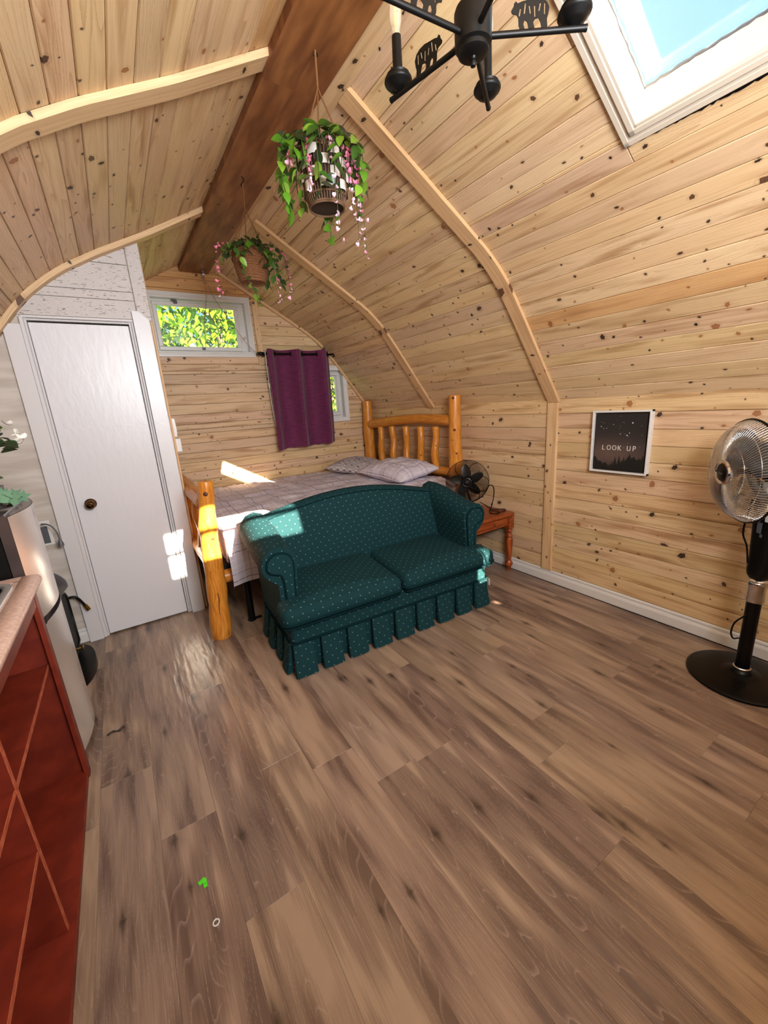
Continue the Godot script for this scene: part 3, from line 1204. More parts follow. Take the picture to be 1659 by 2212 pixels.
func back_windows() -> void:
	var w1 := setting("window_1", "wide white awning window high in the gable, green leaves outside", "window")
	var m := MB.new()
	var inner := Rect2(W1.position + Vector2(0.012, 0.012), W1.size - Vector2(0.024, 0.024))
	frame_rect(m, inner, 0.052, ZB, 0.014)
	frame_rect(m, Rect2(inner.position - Vector2(0.03, 0.03), inner.size + Vector2(0.06, 0.06)), 0.022, ZB, 0.022)
	frame_rect(m, Rect2(inner.position - Vector2(0.012, 0.012), inner.size + Vector2(0.024, 0.024)), 0.010, ZB, 0.019)
	obj("window_casing", m, M.vinyl, w1)
	var jm := MB.new()
	frame_rect(jm, inner, 0.014, ZB - 0.10, 0.10, 0.001)
	obj("window_jamb", jm, M.vinyl, w1)
	var sa := MB.new()
	var glass := Rect2(0.530, 2.103, 0.676, 0.347)
	frame_rect(sa, Rect2(glass.position - Vector2(0.034, 0.034), glass.size + Vector2(0.068, 0.068)), 0.075, ZB - 0.09, 0.03, 0.003)
	frame_rect(sa, Rect2(glass.position + Vector2(0.0, 0.0), glass.size), 0.038, ZB - 0.055, 0.03, 0.006)
	obj("window_sash", sa, M.vinyl, w1)
	slab(Vector3(0.52, 2.09, ZB - 0.045), Vector3(1.216, 2.46, ZB - 0.041), w1, "pane", M.glass)
	var lt := MB.new()
	lt.box(Vector3(0.035, 0.026, 0.016), 0.004, at(Vector3(0.69, 2.482, ZB - 0.018)))
	lt.box(Vector3(0.05, 0.012, 0.012), 0.004, at(Vector3(0.68, 2.495, ZB - 0.012)))
	lt.box(Vector3(0.03, 0.022, 0.02), 0.004, at(Vector3(0.875, 2.084, ZB - 0.02)))
	obj("latch", lt, M.plastic_grey, w1)
	var w2 := setting("window_2", "white framed window mostly hidden by the purple curtain", "window")
	var c := MB.new()
	var in2 := Rect2(W2.position + Vector2(0.01, 0.01), W2.size - Vector2(0.02, 0.02))
	frame_rect(c, in2, 0.05, ZB, 0.014)
	frame_rect(c, Rect2(in2.position - Vector2(0.03, 0.03), in2.size + Vector2(0.06, 0.06)), 0.02, ZB, 0.02)
	obj("window_casing", c, M.vinyl, w2)
	var j2 := MB.new()
	frame_rect(j2, in2, 0.012, ZB - 0.10, 0.10, 0.001)
	obj("window_jamb", j2, M.vinyl, w2)
	var s2 := MB.new()
	frame_rect(s2, Rect2(1.57, 1.39, 0.72, 0.42), 0.10, ZB - 0.095, 0.02, 0.002)
	frame_rect(s2, Rect2(1.58, 1.40, 0.70, 0.42), 0.03, ZB - 0.07, 0.035, 0.005)
	frame_rect(s2, Rect2(1.60, 1.42, 0.662, 0.38), 0.018, ZB - 0.075, 0.025, 0.004)
	obj("window_sash", s2, M.vinyl, w2)
	slab(Vector3(1.58, 1.40, ZB - 0.066), Vector3(2.26, 1.82, ZB - 0.062), w2, "pane", M.glass)


# a flat strip that follows the roof's inside at z, from arc length s0 to s1
func rib(parent: Node, called: String, z0: float, z1: float, side: int, s0: float, s1: float, depth: float) -> void:
	var outer := []
	var inner := []
	var k := 40
	for i in k + 1:
		var s := lerpf(s0, s1, float(i) / k)
		var p := prof_at(s, side)
		var d := (prof_at(s + 0.03, side) - prof_at(s - 0.03, side)).normalized()
		var nn := Vector2(-d.y, d.x)
		if nn.y > 0.0:
			nn = -nn
		var q := p + nn * depth
		outer.append(Vector3(p.x if side > 0 else 2.0 * CX - p.x, p.y, 0))
		inner.append(Vector3(q.x if side > 0 else 2.0 * CX - q.x, q.y, 0))
	var m := MB.new()
	m.col = Color(0.93, 0.82, 0.70) if side > 0 else Color(0.98, 0.93, 0.86)
	var r := [[], [], [], []]
	for i in k + 1:
		r[0].append(outer[i] + Vector3(0, 0, z0))
		r[1].append(inner[i] + Vector3(0, 0, z0))
		r[2].append(inner[i] + Vector3(0, 0, z1))
		r[3].append(outer[i] + Vector3(0, 0, z1))
	for f in 3:
		var b := MB.new()
		m.grid([r[f], r[f + 1]], false, false, Vector2(0.25, 0.37), side < 0)
	m.quad(r[0][0], r[1][0], r[2][0], r[3][0])
	m.quad(r[0][k], r[3][k], r[2][k], r[1][k])
	for i in m.uv.size():
		m.uv[i] = Vector2(m.uv[i].y, 0.453 + fposmod(m.uv[i].x, 0.045))
	obj(called, m, M.pine, parent)


func trims() -> void:
	var L := prof_len()
	var t := setting("trim_2", "curved pine batten on the right slope running down to the wall batten", "trim")
	rib(t, "rib", -1.885, -1.80, 1, 0.02, L - 0.005, 0.021)
	var t3 := setting("trim_3", "curved pine batten on the right slope nearer the bed", "trim")
	rib(t3, "rib", -3.25, -3.165, 1, 0.02, L - 0.005, 0.021)
	var t4 := setting("trim_4", "thin pine edge strip where the right slope meets the back wall", "trim")
	rib(t4, "rib", ZB + 0.001, ZB + 0.028, 1, 0.0, L - 0.02, 0.026)
	var t5 := setting("trim_5", "pine batten across the left slope, nearest to the viewer", "trim")
	rib(t5, "rib", -1.885, -1.80, -1, 0.0, prof_len(-1), 0.024)
	var t6 := setting("trim_6", "curved pine batten where the left slope meets the bathroom partition", "trim")
	rib(t6, "rib", ZP - 0.03, ZP + 0.045, -1, 0.0, prof_len(-1), 0.028)
	var t7 := setting("trim_7", "upright pine batten on the right wall left of the framed picture", "trim")
	var m := MB.new()
	m.col = Color(1.02, 0.93, 0.84)
	m.plank(Vector3(XR - 0.018, 0.101, -1.885), Vector3.UP, Vector3.BACK, Vector3.LEFT, 1.288, 0.085, 0.018, 0.003, [0.1, 0.703, 0.58, 0.747])
	obj("batten", m, M.pine, t7)
	var t8 := setting("trim_8", "short upright pine batten between the gable window and the curtain", "trim")
	var m8 := MB.new()
	m8.col = Color(1.0, 0.95, 0.88)
	m8.plank(Vector3(1.382, 1.93, ZB + 0.016), Vector3.UP, Vector3.RIGHT, Vector3.BACK, 0.60, 0.06, 0.016, 0.003, [0.1, 0.603, 0.33, 0.647])
	obj("batten", m8, M.pine, t8)


func skylight() -> void:
	var w := setting("window_3", "white framed skylight in the right slope with blue sky", "skylight")
	# local frame: u = +z, t = down the slope, n = outwards
	var T := Vector3(0.861, -0.509, 0)
	var N := Vector3(0.509, 0.861, 0)
	var Z := Vector3.BACK
	var o := Vector3(SKY.position.x, prof_y(SKY.position.x), SKY.position.y)
	var lt := SKY.size.x / 0.861
	var lz := SKY.size.y
	var B := Basis(Z, T, Z.cross(T))     # x = along z, y = down slope
	var inw := B.z.dot(N)
	var put := func(mb: MB, a: float, b: float, c: float, d: float, n0: float, n1: float, bev := 0.003) -> void:
		mb.box(Vector3(b - a, d - c, n1 - n0), bev, Transform3D(B, o + Z * (a + b) * 0.5 + T * (c + d) * 0.5 + N * (n0 + n1) * 0.5))
	var ca := MB.new()
	for q in [[0.064, -0.013], [0.030, -0.019], [0.012, -0.016]]:
		var f: float = q[0]
		put.call(ca, -f, lz + f, -f, (-f + 0.022) if f > 0.02 else 0.004, q[1], 0.0)
		put.call(ca, -f, lz + f, lt + ((f - 0.022) if f > 0.02 else -0.004), lt + f, q[1], 0.0)
		put.call(ca, -f, (-f + 0.022) if f > 0.02 else 0.004, -f, lt + f, q[1], 0.0)
		put.call(ca, lz + ((f - 0.022) if f > 0.02 else -0.004), lz + f, -f, lt + f, q[1], 0.0)
	put.call(ca, -0.06, lz + 0.06, -0.06, 0.002, -0.011, 0.0)
	put.call(ca, -0.06, lz + 0.06, lt - 0.002, lt + 0.06, -0.011, 0.0)
	put.call(ca, -0.06, 0.002, -0.06, lt + 0.06, -0.011, 0.0)
	put.call(ca, lz - 0.002, lz + 0.06, -0.06, lt + 0.06, -0.011, 0.0)
	obj("skylight_casing", ca, M.casing_wood, w)
	var we := MB.new()
	put.call(we, -0.02, lz + 0.02, -0.02, 0.0, 0.0, 0.113, 0.0)
	var lip := [Vector3.ZERO, T * 0.02, T * 0.02 + N * 0.113, N * 0.113 - T * 0.0265]
	for k in 4:
		lip[k] = lip[k] + o + T * lt - Z * 0.02
	we.prism(lip, Z * (lz + 0.04))
	put.call(we, -0.02, 0.0, 0.0, lt, 0.0, 0.113, 0.0)
	put.call(we, lz, lz + 0.02, 0.0, lt, 0.0, 0.113, 0.0)
	obj("skylight_well", we, M.well, w)
	var gl := MB.new()
	put.call(gl, 0.0, lz, 0.0, lt, 0.114, 0.118, 0.0)
	obj("pane", gl, M.glass, w)
	var gk := MB.new()
	var r := RandomNumberGenerator.new()
	r.seed = 8
	var rad := []
	var pts := []
	for e in [[Vector2(0, lt - 0.025), Vector2(0, 0)], [Vector2(0, lt - 0.025), Vector2(lz, lt - 0.025)], [Vector2(lz, 0), Vector2(lz, lt - 0.025)], [Vector2(0, 0), Vector2(lz, 0)]]:
		pts = []
		rad = []
		for k in 31:
			var p: Vector2 = e[0].lerp(e[1], k / 30.0)
			pts.append(o + Z * p.x + T * p.y + N * (0.109 + r.randf_range(-0.003, 0.003)))
			rad.append(r.randf_range(0.004, 0.0075))
		gk.tube(pts, rad, 6)
	obj("gasket", gk, M.plastic_grey, w)
	# crumpled dark plastic showing under the lower casing
	var st := MB.new()
	var r1 := []
	var r2 := []
	for k in 61:
		var zz := lerpf(-0.06, lz + 0.05, k / 60.0)
		r1.append(o + Z * zz + T * (lt + 0.058) + N * (-0.006 + r.randf_range(-0.004, 0.004)))
		r2.append(o + Z * zz + T * (lt + 0.068 + 0.016 * (k / 60.0) + r.randf_range(-0.002, 0.002)) + N * (-0.002 + r.randf_range(-0.004, 0.002)))
	st.grid([r1, r2])
	obj("plastic_edge", st, M.black, w)


func outside() -> void:
	var g := MB.new()
	g.box(Vector3(60, 0.1, 60), 0.0, at(Vector3(0, -0.75, -10)))
	var go := obj("ground", g, M.grass)
	go.set_meta("kind", "structure")
	tag(go, "grass outside the cabin", "ground")
	var lf := MB.new()
	lf.quad(Vector3(0, 0, 0), Vector3(0.036, 0.012, 0.035), Vector3(0, 0.0, 0.10), Vector3(-0.036, 0.012, 0.035))
	var lm := lf.mesh()
	var r := RandomNumberGenerator.new()
	r.seed = 61
	for t in [[-0.6, -8.6, 1.9], [1.9, -8.0, 1.9], [4.6, -9.2, 2.2]]:
		var tr := thing("tree", ["bright green leafy tree seen through the left half of the gable window", "sunlit leafy tree filling the middle of the gable window", "leafy tree seen past the right edge of the purple curtain"][[-0.6, 1.9, 4.6].find(t[0])], "tree", Vector3(t[0], -0.7, t[1]), 0.0, "trees outside the back windows")
		var tk := MB.new()
		tk.tube(curve([Vector3(0, 0, 0), Vector3(0.06, 1.4, 0), Vector3(-0.05, 2.8, 0.1), Vector3(0.1, 4.6, 0)], 4), [0.14, 0.13, 0.13, 0.12, 0.12, 0.11, 0.10, 0.09, 0.08, 0.07, 0.05, 0.03, 0.02], 8)
		for k in 9:
			var y0 := r.randf_range(1.5, 4.2)
			var an := r.randf() * TAU
			var e := Vector3(cos(an) * 1.3, y0 + 0.9, sin(an) * 1.1)
			tk.tube([Vector3(0, y0, 0), Vector3(0, y0, 0).lerp(e, 0.5) + Vector3(0, 0.15, 0), e], [0.05, 0.03, 0.012], 6)
		obj("trunk", tk, M.bark, tr)
		var mm := MultiMesh.new()
		mm.transform_format = MultiMesh.TRANSFORM_3D
		mm.use_colors = true
		mm.mesh = lm
		mm.instance_count = 9000
		for k in 9000:
			var dir := Vector3(r.randfn(), r.randfn(), r.randfn()).normalized()
			var p := Vector3(0, 3.4, 0) + dir * Vector3(t[2], 2.3, 1.7) * pow(r.randf(), 0.4)
			var bs := Basis.from_euler(Vector3(r.randf_range(0.2, 1.4), r.randf() * TAU, r.randf_range(-0.5, 0.5))).scaled(Vector3.ONE * r.randf_range(0.8, 1.6))
			mm.set_instance_transform(k, Transform3D(bs, p))
			var f := r.randf_range(0.6, 1.15)
			mm.set_instance_color(k, Color(f * r.randf_range(0.8, 1.25), f, f * r.randf_range(0.5, 1.1)))
		var mi := MultiMeshInstance3D.new()
		mi.name = "foliage"
		mi.multimesh = mm
		mi.material_override = M.tree_leaf
		mi.set_meta("kind", "stuff")
		tr.add_child(mi, true)


# ---------- loveseat ----------

# outline with rounded corners, evenly resampled (x, z)
func round_poly(p: Array, rad: float, n: int) -> Array:
	var dense := []
	for i in p.size():
		var a: Vector2 = p[(i + p.size() - 1) % p.size()]
		var b: Vector2 = p[i]
		var c: Vector2 = p[(i + 1) % p.size()]
		var r := minf(rad, minf(a.distance_to(b), b.distance_to(c)) * 0.45)
		var s := b + (a - b).normalized() * r
		var e := b + (c - b).normalized() * r
		for k in 7:
			var t := k / 6.0
			dense.append(s.lerp(b, t).lerp(b.lerp(e, t), t))
	var total := 0.0
	for i in dense.size():
		total += (dense[i] as Vector2).distance_to(dense[(i + 1) % dense.size()])
	var out := []
	var step := total / n
	var acc := 0.0
	for i in dense.size():
		var a: Vector2 = dense[i]
		var b: Vector2 = dense[(i + 1) % dense.size()]
		var l := a.distance_to(b)
		while acc <= l and out.size() < n:
			out.append(a.lerp(b, acc / maxf(l, 0.00001)))
			acc += step
		acc -= l
	return out


func inset(p: Array, d: float) -> Array:
	var out := []
	var area := 0.0
	for i in p.size():
		var a: Vector2 = p[i]
		var b: Vector2 = p[(i + 1) % p.size()]
		area += a.cross(b)
	for i in p.size():
		var t: Vector2 = (p[(i + 1) % p.size()] - p[(i + p.size() - 1) % p.size()]).normalized()
		var nn := Vector2(-t.y, t.x) * (1.0 if area > 0.0 else -1.0)
		out.append(p[i] + nn * d)
	return out


# an upholstered block: outline in x and z, rounded over at the top and crowned; lift(p) bends it
func puff(outline: Array, centre: Vector2, y0: float, y1: float, r: float, crown: float, lift: Callable) -> MB:
	var m := MB.new()
	var rows := []
	var put := func(pl: Array, y: float) -> void:
		var row := []
		for q in pl:
			row.append(lift.call(Vector3(q.x, y, q.y)))
		rows.append(row)
	put.call(inset(outline, r * 0.9), y0)
	put.call(inset(outline, r * 0.35), y0 + r * 0.2)
	put.call(outline, y0 + r * 0.8)
	put.call(outline, (y0 + y1) * 0.5)
	for k in 5:
		var a := k / 4.0 * PI * 0.5
		put.call(inset(outline, r * (1.0 - cos(a))), y1 - r + r * sin(a))
	var top := inset(outline, r)
	for k in range(1, 9):
		var f := k / 8.0
		var row := []
		for q in top:
			row.append((q as Vector2).lerp(centre, f * 0.999))
		put.call(row, y1 + crown * (1.0 - pow(1.0 - f, 2.2)))
	m.grid(rows, false, true, Vector2.ONE, true)
	return m


func sofa() -> void:
	var W := 1.46
	var t := thing("loveseat", "dark green two-seat sofa with pale dots, rolled arms and pleated skirt", "sofa", Vector3(0.588, 0, -1.961), -0.056)
	var S: Material = M.sofa
	# base
	var b := MB.new()
	b.box(Vector3(W - 0.02, 0.125, 0.63), 0.015, at(Vector3(W * 0.5, 0.252, -0.325)))
	obj("seat_frame", b, S, t)
	# seat cushions, T-shaped, sagging a little towards the back
	for k in 2:
		var o: Array = [Vector2(-0.035, 0.04), Vector2(0.722, 0.04), Vector2(0.722, -0.50), Vector2(0.09, -0.50), Vector2(0.09, -0.135), Vector2(-0.035, -0.135)]
		var cn := Vector2(0.30, -0.08)
		if k == 1:
			var p := []
			for q in o:
				p.append(Vector2(W - q.x, q.y))
			p.reverse()
			o = p
			cn.x = W - cn.x
		var pl := round_poly(o, 0.05, 96)
		var lift := func(p: Vector3) -> Vector3: return p + Vector3(0, 0.035 * clampf(-p.z / 0.5, 0.0, 1.0) * clampf((p.y - 0.30) / 0.1, 0.0, 1.0), 0)
		var cu := obj("seat_cushion", puff(pl, cn, 0.305, 0.425, 0.045, 0.022, lift), S, t)
		var pi := MB.new()
		for e in [[0.337, 0.0], [0.312, 0.012]]:
			var path := []
			for q in inset(pl, e[1] - 0.002):
				path.append(lift.call(Vector3(q.x, e[0], q.y)))
			path.append(path[0])
			pi.tube(path, 0.0055, 6, false)
		obj("piping", pi, M.sofa_dark, cu)
	# camel back
	var rows := []
	for i in 45:
		var x := lerpf(0.03, W - 0.03, i / 44.0)
		var yt := 0.79 + 0.112 * maxf(0.0, cos(PI * (x - 0.68) / 1.42))
		var bulge := 0.03 * sin(PI * i / 44.0)
		var row := []
		for q in [[0.36, -0.42, 0.0], [0.44, -0.445, 0.3], [0.55, -0.465, 1.0], [0.66, -0.49, 1.0], [0.0, -0.52, 0.5], [0.0, -0.535, 0.2], [0.0, -0.56, 0.0], [0.0, -0.60, 0.0], [0.0, -0.63, 0.0], [0.0, -0.648, 0.0], [0.45, -0.655, 0.0], [0.20, -0.655, 0.0]]:
			var y: float = q[0]
			if y == 0.0:
				y = yt - {-0.52: 0.07, -0.535: 0.03, -0.56: 0.006, -0.60: 0.0, -0.63: 0.02, -0.648: 0.06}[q[1]]
			row.append(Vector3(x, y, q[1] + bulge * q[2]))
		rows.append(row)
	var bm := MB.new()
	bm.grid(rows, false, false, Vector2.ONE, false)
	obj("backrest", bm, S, t)
	var bp := MB.new()
	var pp := []
	for r in rows:
		pp.append(r[5] + Vector3(0, 0.004, 0.002))
	bp.tube(pp, 0.004, 6, false)
	obj("back_seam", bp, M.sofa_dark, t)
	# rolled arms
	var sec := [Vector2(0.012, 0.19), Vector2(0.004, 0.40), Vector2(0.0, 0.52), Vector2(-0.028, 0.545), Vector2(-0.062, 0.58), Vector2(-0.078, 0.632), Vector2(-0.066, 0.688), Vector2(-0.028, 0.725), Vector2(0.025, 0.738), Vector2(0.078, 0.724), Vector2(0.114, 0.683), Vector2(0.122, 0.625), Vector2(0.114, 0.55), Vector2(0.106, 0.45), Vector2(0.102, 0.30), Vector2(0.10, 0.19)]
	for sd in 2:
		var mx := func(p: Vector3) -> Vector3: return p if sd == 0 else Vector3(W - p.x, p.y, p.z)
		var ar := []
		for i in 15:
			var f := i / 14.0
			var z := lerpf(-0.118, -0.648, f)
			var row := []
			for q in sec:
				var y: float = q.y
				if y > 0.42:
					y += 0.088 * smoothstep(0.0, 1.0, f) * (y - 0.42) / 0.30
				var sc := 1.0 if i > 0 else 0.96
				var pin := 0.0 if i > 1 else 0.004
				row.append(mx.call(Vector3((q.x - 0.03) * sc + 0.03, y - pin, z)))
			ar.append(row)
		var am := MB.new()
		am.grid(ar, false, true, Vector2.ONE, sd == 1)
		var cap := []
		var capb := []
		for q in sec:
			cap.append(mx.call(Vector3(q.x, q.y, -0.118)))
			capb.append(ar[14][capb.size()])
		am.prism(cap, Vector3(0, 0, -0.004))
		am.prism(capb, Vector3(0, 0, -0.006))
		var arm := obj("armrest", am, S, t)
		# front scroll panel with its piping
		var scr := []
		for q in [Vector2(0.035, 0.43), Vector2(0.034, 0.52), Vector2(0.022, 0.575), Vector2(-0.012, 0.592), Vector2(-0.040, 0.607), Vector2(-0.050, 0.637), Vector2(-0.042, 0.672), Vector2(-0.015, 0.698), Vector2(0.025, 0.706), Vector2(0.063, 0.695), Vector2(0.09, 0.665), Vector2(0.097, 0.62), Vector2(0.093, 0.55), Vector2(0.088, 0.43)]:
			scr.append(mx.call(Vector3(q.x, q.y, -0.118)))
		var sm := MB.new()
		sm.prism(scr, Vector3(0, 0, 0.012), true)
		obj("scroll_panel", sm, S, arm)
		var sp := MB.new()
		var path := []
		for q in scr:
			path.append(q + Vector3(0, 0, 0.010))
		sp.tube(curve(path, 4), 0.006, 6)
		obj("piping", sp, M.sofa_dark, arm)
	# skirt: a recessed band and box pleats in front of it
	var sk := MB.new()
	sk.box(Vector3(W - 0.05, 0.175, 0.012), 0.0, at(Vector3(W * 0.5, 0.105, -0.03)))
	sk.box(Vector3(0.012, 0.175, 0.60), 0.0, at(Vector3(0.035, 0.105, -0.34)))
	sk.box(Vector3(0.012, 0.175, 0.60), 0.0, at(Vector3(W - 0.035, 0.105, -0.34)))
	obj("skirt_band", sk, S, t)
	var sm2 := MB.new()
	sm2.tube([Vector3(0.006, 0.198, -0.64), Vector3(0.006, 0.198, -0.006), Vector3(W - 0.006, 0.198, -0.006), Vector3(W - 0.006, 0.198, -0.64)], 0.006, 6)
	obj("skirt_seam", sm2, M.sofa_dark, t)
	for i in 9:
		pleat(t, Vector3(0.062 + 0.1655 * i, 0, 0.0), Vector3.RIGHT, Vector3.BACK, 0.118)
	for i in 4:
		pleat(t, Vector3(0.0, 0, -0.085 - 0.155 * i), Vector3.FORWARD, Vector3.LEFT, 0.10)
		pleat(t, Vector3(W, 0, -0.085 - 0.155 * i), Vector3.FORWARD, Vector3.RIGHT, 0.10)
	var tk := MB.new()
	tk.lathe([Vector2(0.008, 0.0), Vector2(0.007, 0.004), Vector2(0.003, 0.006), Vector2(0.0005, 0.0062)], 12, Transform3D(Basis(Vector3.RIGHT, PI / 2), Vector3(0.03, 0.292, -0.006)))
	obj("white_tack", tk, M.vinyl, t)
	var tg := MB.new()
	tg.box(Vector3(0.004, 0.05, 0.02), 0.001, at(Vector3(W + 0.026, 0.155, -0.02)))
	obj("care_tag", tg, M.vinyl, t)


func pleat(parent: Node, o: Vector3, U: Vector3, N: Vector3, w: float) -> void:
	var rows := []
	var flare := rng.randf_range(0.85, 1.15)
	for i in 7:
		var f := i / 6.0
		var y := lerpf(0.197, 0.010 + rng.randf_range(0.0, 0.006), f)
		var hw := (w * 0.5) * (0.94 + 0.14 * f * flare)
		var out := 0.002 + 0.030 * pow(f, 1.3) * flare
		var row := []
		for q in [[-1.0, -0.030], [-1.02, -0.012], [-1.0, 0.0], [-0.96, 0.004], [-0.5, 0.007], [0.0, 0.008], [0.5, 0.007], [0.96, 0.004], [1.0, 0.0], [1.02, -0.012], [1.0, -0.030]]:
			row.append(o + U * (q[0] * hw) + N * (out + q[1] * (0.4 + 0.6 * f)) + Vector3.UP * y)
		rows.append(row)
	var m := MB.new()
	m.grid(rows, false, false, Vector2.ONE, U.cross(Vector3.UP).dot(N) < 0.0)
	var back := []
	for r in rows:
		back.append([r[0], r[10]])
	m.grid(back)
	obj("skirt_pleat", m, M.sofa, parent)


# ---------- log bed ----------

func log_shape(p0: Vector3, p1: Vector3, r0: float, r1: float, seed_: int, wob := 0.006, bend := Vector3.ZERO, humps := []) -> MB:
	var rr := RandomNumberGenerator.new()
	rr.seed = seed_
	var n := 22
	var pts := [p0]
	var rad := [r0 * 0.86]
	var d := (p1 - p0).normalized()
	var side := d.cross(Vector3(0.3, 0.7, 0.5)).normalized()
	var side2 := d.cross(side)
	var a1 := rr.randf() * TAU
	var a2 := rr.randf() * TAU
	for i in n + 1:
		var f := i / float(n)
		var e := sin(PI * f)
		var r := lerpf(r0, r1, f) * (1.0 + 0.05 * sin(f * 9.0 + a1) + rr.randf_range(-0.025, 0.025))
		for h in humps:
			r *= 1.0 + h[1] * exp(-pow((f - h[0]) / h[2], 2.0))
		var off := side * sin(f * 7.0 + a2) * wob * e + side2 * cos(f * 5.0 + a1) * wob * e + bend * e
		var inn := (p1 - p0).length()
		var ff := clampf(f, 0.006 / inn, 1.0 - 0.006 / inn)
		pts.append(p0.lerp(p1, ff) + off)
		rad.append(r)
	pts.append(p1)
	rad.append(r1 * 0.86)
	var m := MB.new()
	m.tube(pts, rad, 18, true, Vector2(2.0, 6.0), 0.012, seed_)
	return m


func knots(parent: Node, p0: Vector3, p1: Vector3, r: float, towards: Vector3, spots: Array) -> void:
	for s in spots:
		var m := MB.new()
		var c := p0.lerp(p1, s[0])
		var d := (p1 - p0).normalized()
		var nn := (towards - d * towards.dot(d)).normalized().rotated(d, s[1])
		var b := Basis(d, nn, d.cross(nn))
		m.lathe([Vector2(s[2], 0.0), Vector2(s[2] * 0.8, 0.004), Vector2(s[2] * 0.4, 0.006), Vector2(0.0005, 0.0062)], 10, Transform3D(b, c + nn * (r - 0.002)))
		obj("knot", m, M.knot, parent)


func bed() -> void:
	var t := thing("log_bed", "honey-coloured log bed with a spindle headboard against the right wall", "bed", Vector3(0.38, 0, -2.7))
	var o := -t.position
	var put := func(called: String, p0: Vector3, p1: Vector3, r0: float, r1: float, sd: int, wob := 0.006, bend := Vector3.ZERO, humps := []) -> MeshInstance3D:
		return obj(called, log_shape(p0 + o, p1 + o, r0, r1, sd, wob, bend, humps), M.log, t)
	var f0 := Vector3(0.345, 0.0, -2.70)
	var f1 := Vector3(0.412, 1.063, -2.70)
	var post: Node = put.call("post", f0, f1, 0.066, 0.047, 5, 0.010, Vector3(-0.006, 0, 0), [[0.735, 0.22, 0.035], [0.12, 0.10, 0.08], [0.30, 0.07, 0.05]])
	knots(post, f0 + o, f1 + o, 0.052, Vector3(-0.3, 0.2, 1), [[0.93, 0.0, 0.014], [0.66, 0.3, 0.009], [0.55, -0.6, 0.008], [0.09, -0.5, 0.016]])
	for cr in [[0.12, -0.12, 0.20], [0.02, 0.5, 0.12]]:
		var c := MB.new()
		var pp := []
		for k in 9:
			var f: float = cr[0] + cr[2] * k / 8.0
			var an: float = cr[1] + 0.06 * sin(k * 1.3)
			pp.append(f0.lerp(f1, f) + o + Vector3(sin(an), 0, cos(an)) * (lerpf(0.066, 0.047, f) * 1.005))
		c.tube(pp, 0.0026, 5)
		obj("crack", c, M.knot, post)
	put.call("post", Vector3(0.37, 0, -4.30), Vector3(0.39, 1.05, -4.30), 0.06, 0.05, 6)
	var h: Node = put.call("post", Vector3(2.59, 0, -2.765), Vector3(2.575, 1.495, -2.765), 0.062, 0.056, 7, 0.006, Vector3.ZERO, [[0.62, 0.06, 0.04]])
	knots(h, Vector3(2.59, 0, -2.765) + o, Vector3(2.575, 1.495, -2.765) + o, 0.058, Vector3(-1, 0.2, 1), [[0.985, -0.2, 0.012], [0.80, -0.1, 0.012], [0.66, 0.1, 0.010], [0.74, -0.5, 0.007]])
	put.call("post", Vector3(2.59, 0, -4.29), Vector3(2.585, 1.51, -4.29), 0.066, 0.060, 8, 0.008, Vector3.ZERO, [[0.80, 0.08, 0.05]])
	put.call("headboard_rail", Vector3(2.585, 1.235, -4.24), Vector3(2.58, 1.275, -2.80), 0.052, 0.046, 9, 0.006, Vector3(0, 0.035, 0))
	put.call("headboard_rail", Vector3(2.585, 0.77, -4.25), Vector3(2.58, 0.80, -2.80), 0.045, 0.042, 10, 0.004)
	var zs := [-4.02, -3.79, -3.53, -3.28, -3.045]
	for i in 5:
		var s: Node = put.call("spindle", Vector3(2.582, 0.795, zs[i] + rng.randf_range(-0.02, 0.02)), Vector3(2.582, 1.22, zs[i]), 0.037, 0.034, 20 + i, 0.010)
		if i > 1:
			knots(s, Vector3(2.582, 0.79, zs[i]) + o, Vector3(2.582, 1.23, zs[i]) + o, 0.036, Vector3(-1, 0.1, 0.8), [[rng.randf_range(0.2, 0.8), 0.1, 0.006]])
	put.call("footboard_rail", Vector3(0.385, 0.955, -4.26), Vector3(0.397, 0.915, -2.74), 0.050, 0.055, 30, 0.006)
	put.call("footboard_rail", Vector3(0.365, 0.56, -4.26), Vector3(0.37, 0.52, -2.74), 0.045, 0.048, 31, 0.006)
	for i in 5:
		var z := -4.02 + 0.25 * i
		put.call("spindle", Vector3(0.372, 0.55, z), Vector3(0.388, 0.92, z), 0.035, 0.034, 40 + i, 0.008)
	put.call("side_rail", Vector3(0.42, 0.37, -2.82), Vector3(2.54, 0.37, -2.82), 0.045, 0.045, 50, 0.004)
	put.call("side_rail", Vector3(0.42, 0.37, -4.26), Vector3(2.54, 0.37, -4.26), 0.045, 0.045, 51, 0.004)
	for p in [Vector3(0.575, 0, -2.79), Vector3(1.5, 0, -3.5), Vector3(2.3, 0, -2.86)]:
		var l := MB.new()
		l.tube([p + o + Vector3(0.0, 0.41, 0), p + o + Vector3(0, 0.012, 0)], 0.025, 16)
		l.lathe([Vector2(0.028, 0.0), Vector2(0.032, 0.004), Vector2(0.032, 0.012), Vector2(0.026, 0.016)], 16, at(p + o))
		l.box(Vector3(0.06, 0.014, 0.02), 0.003, at(p + o + Vector3(0.04, 0.007, 0.0)))
		obj("steel_leg", l, M.black_satin, t)
	var sl := MB.new()
	sl.box(Vector3(2.08, 0.03, 1.40), 0.004, at(Vector3(1.47, 0.425, -3.54) + o))
	obj("slat_base", sl, M.black_matte, t)


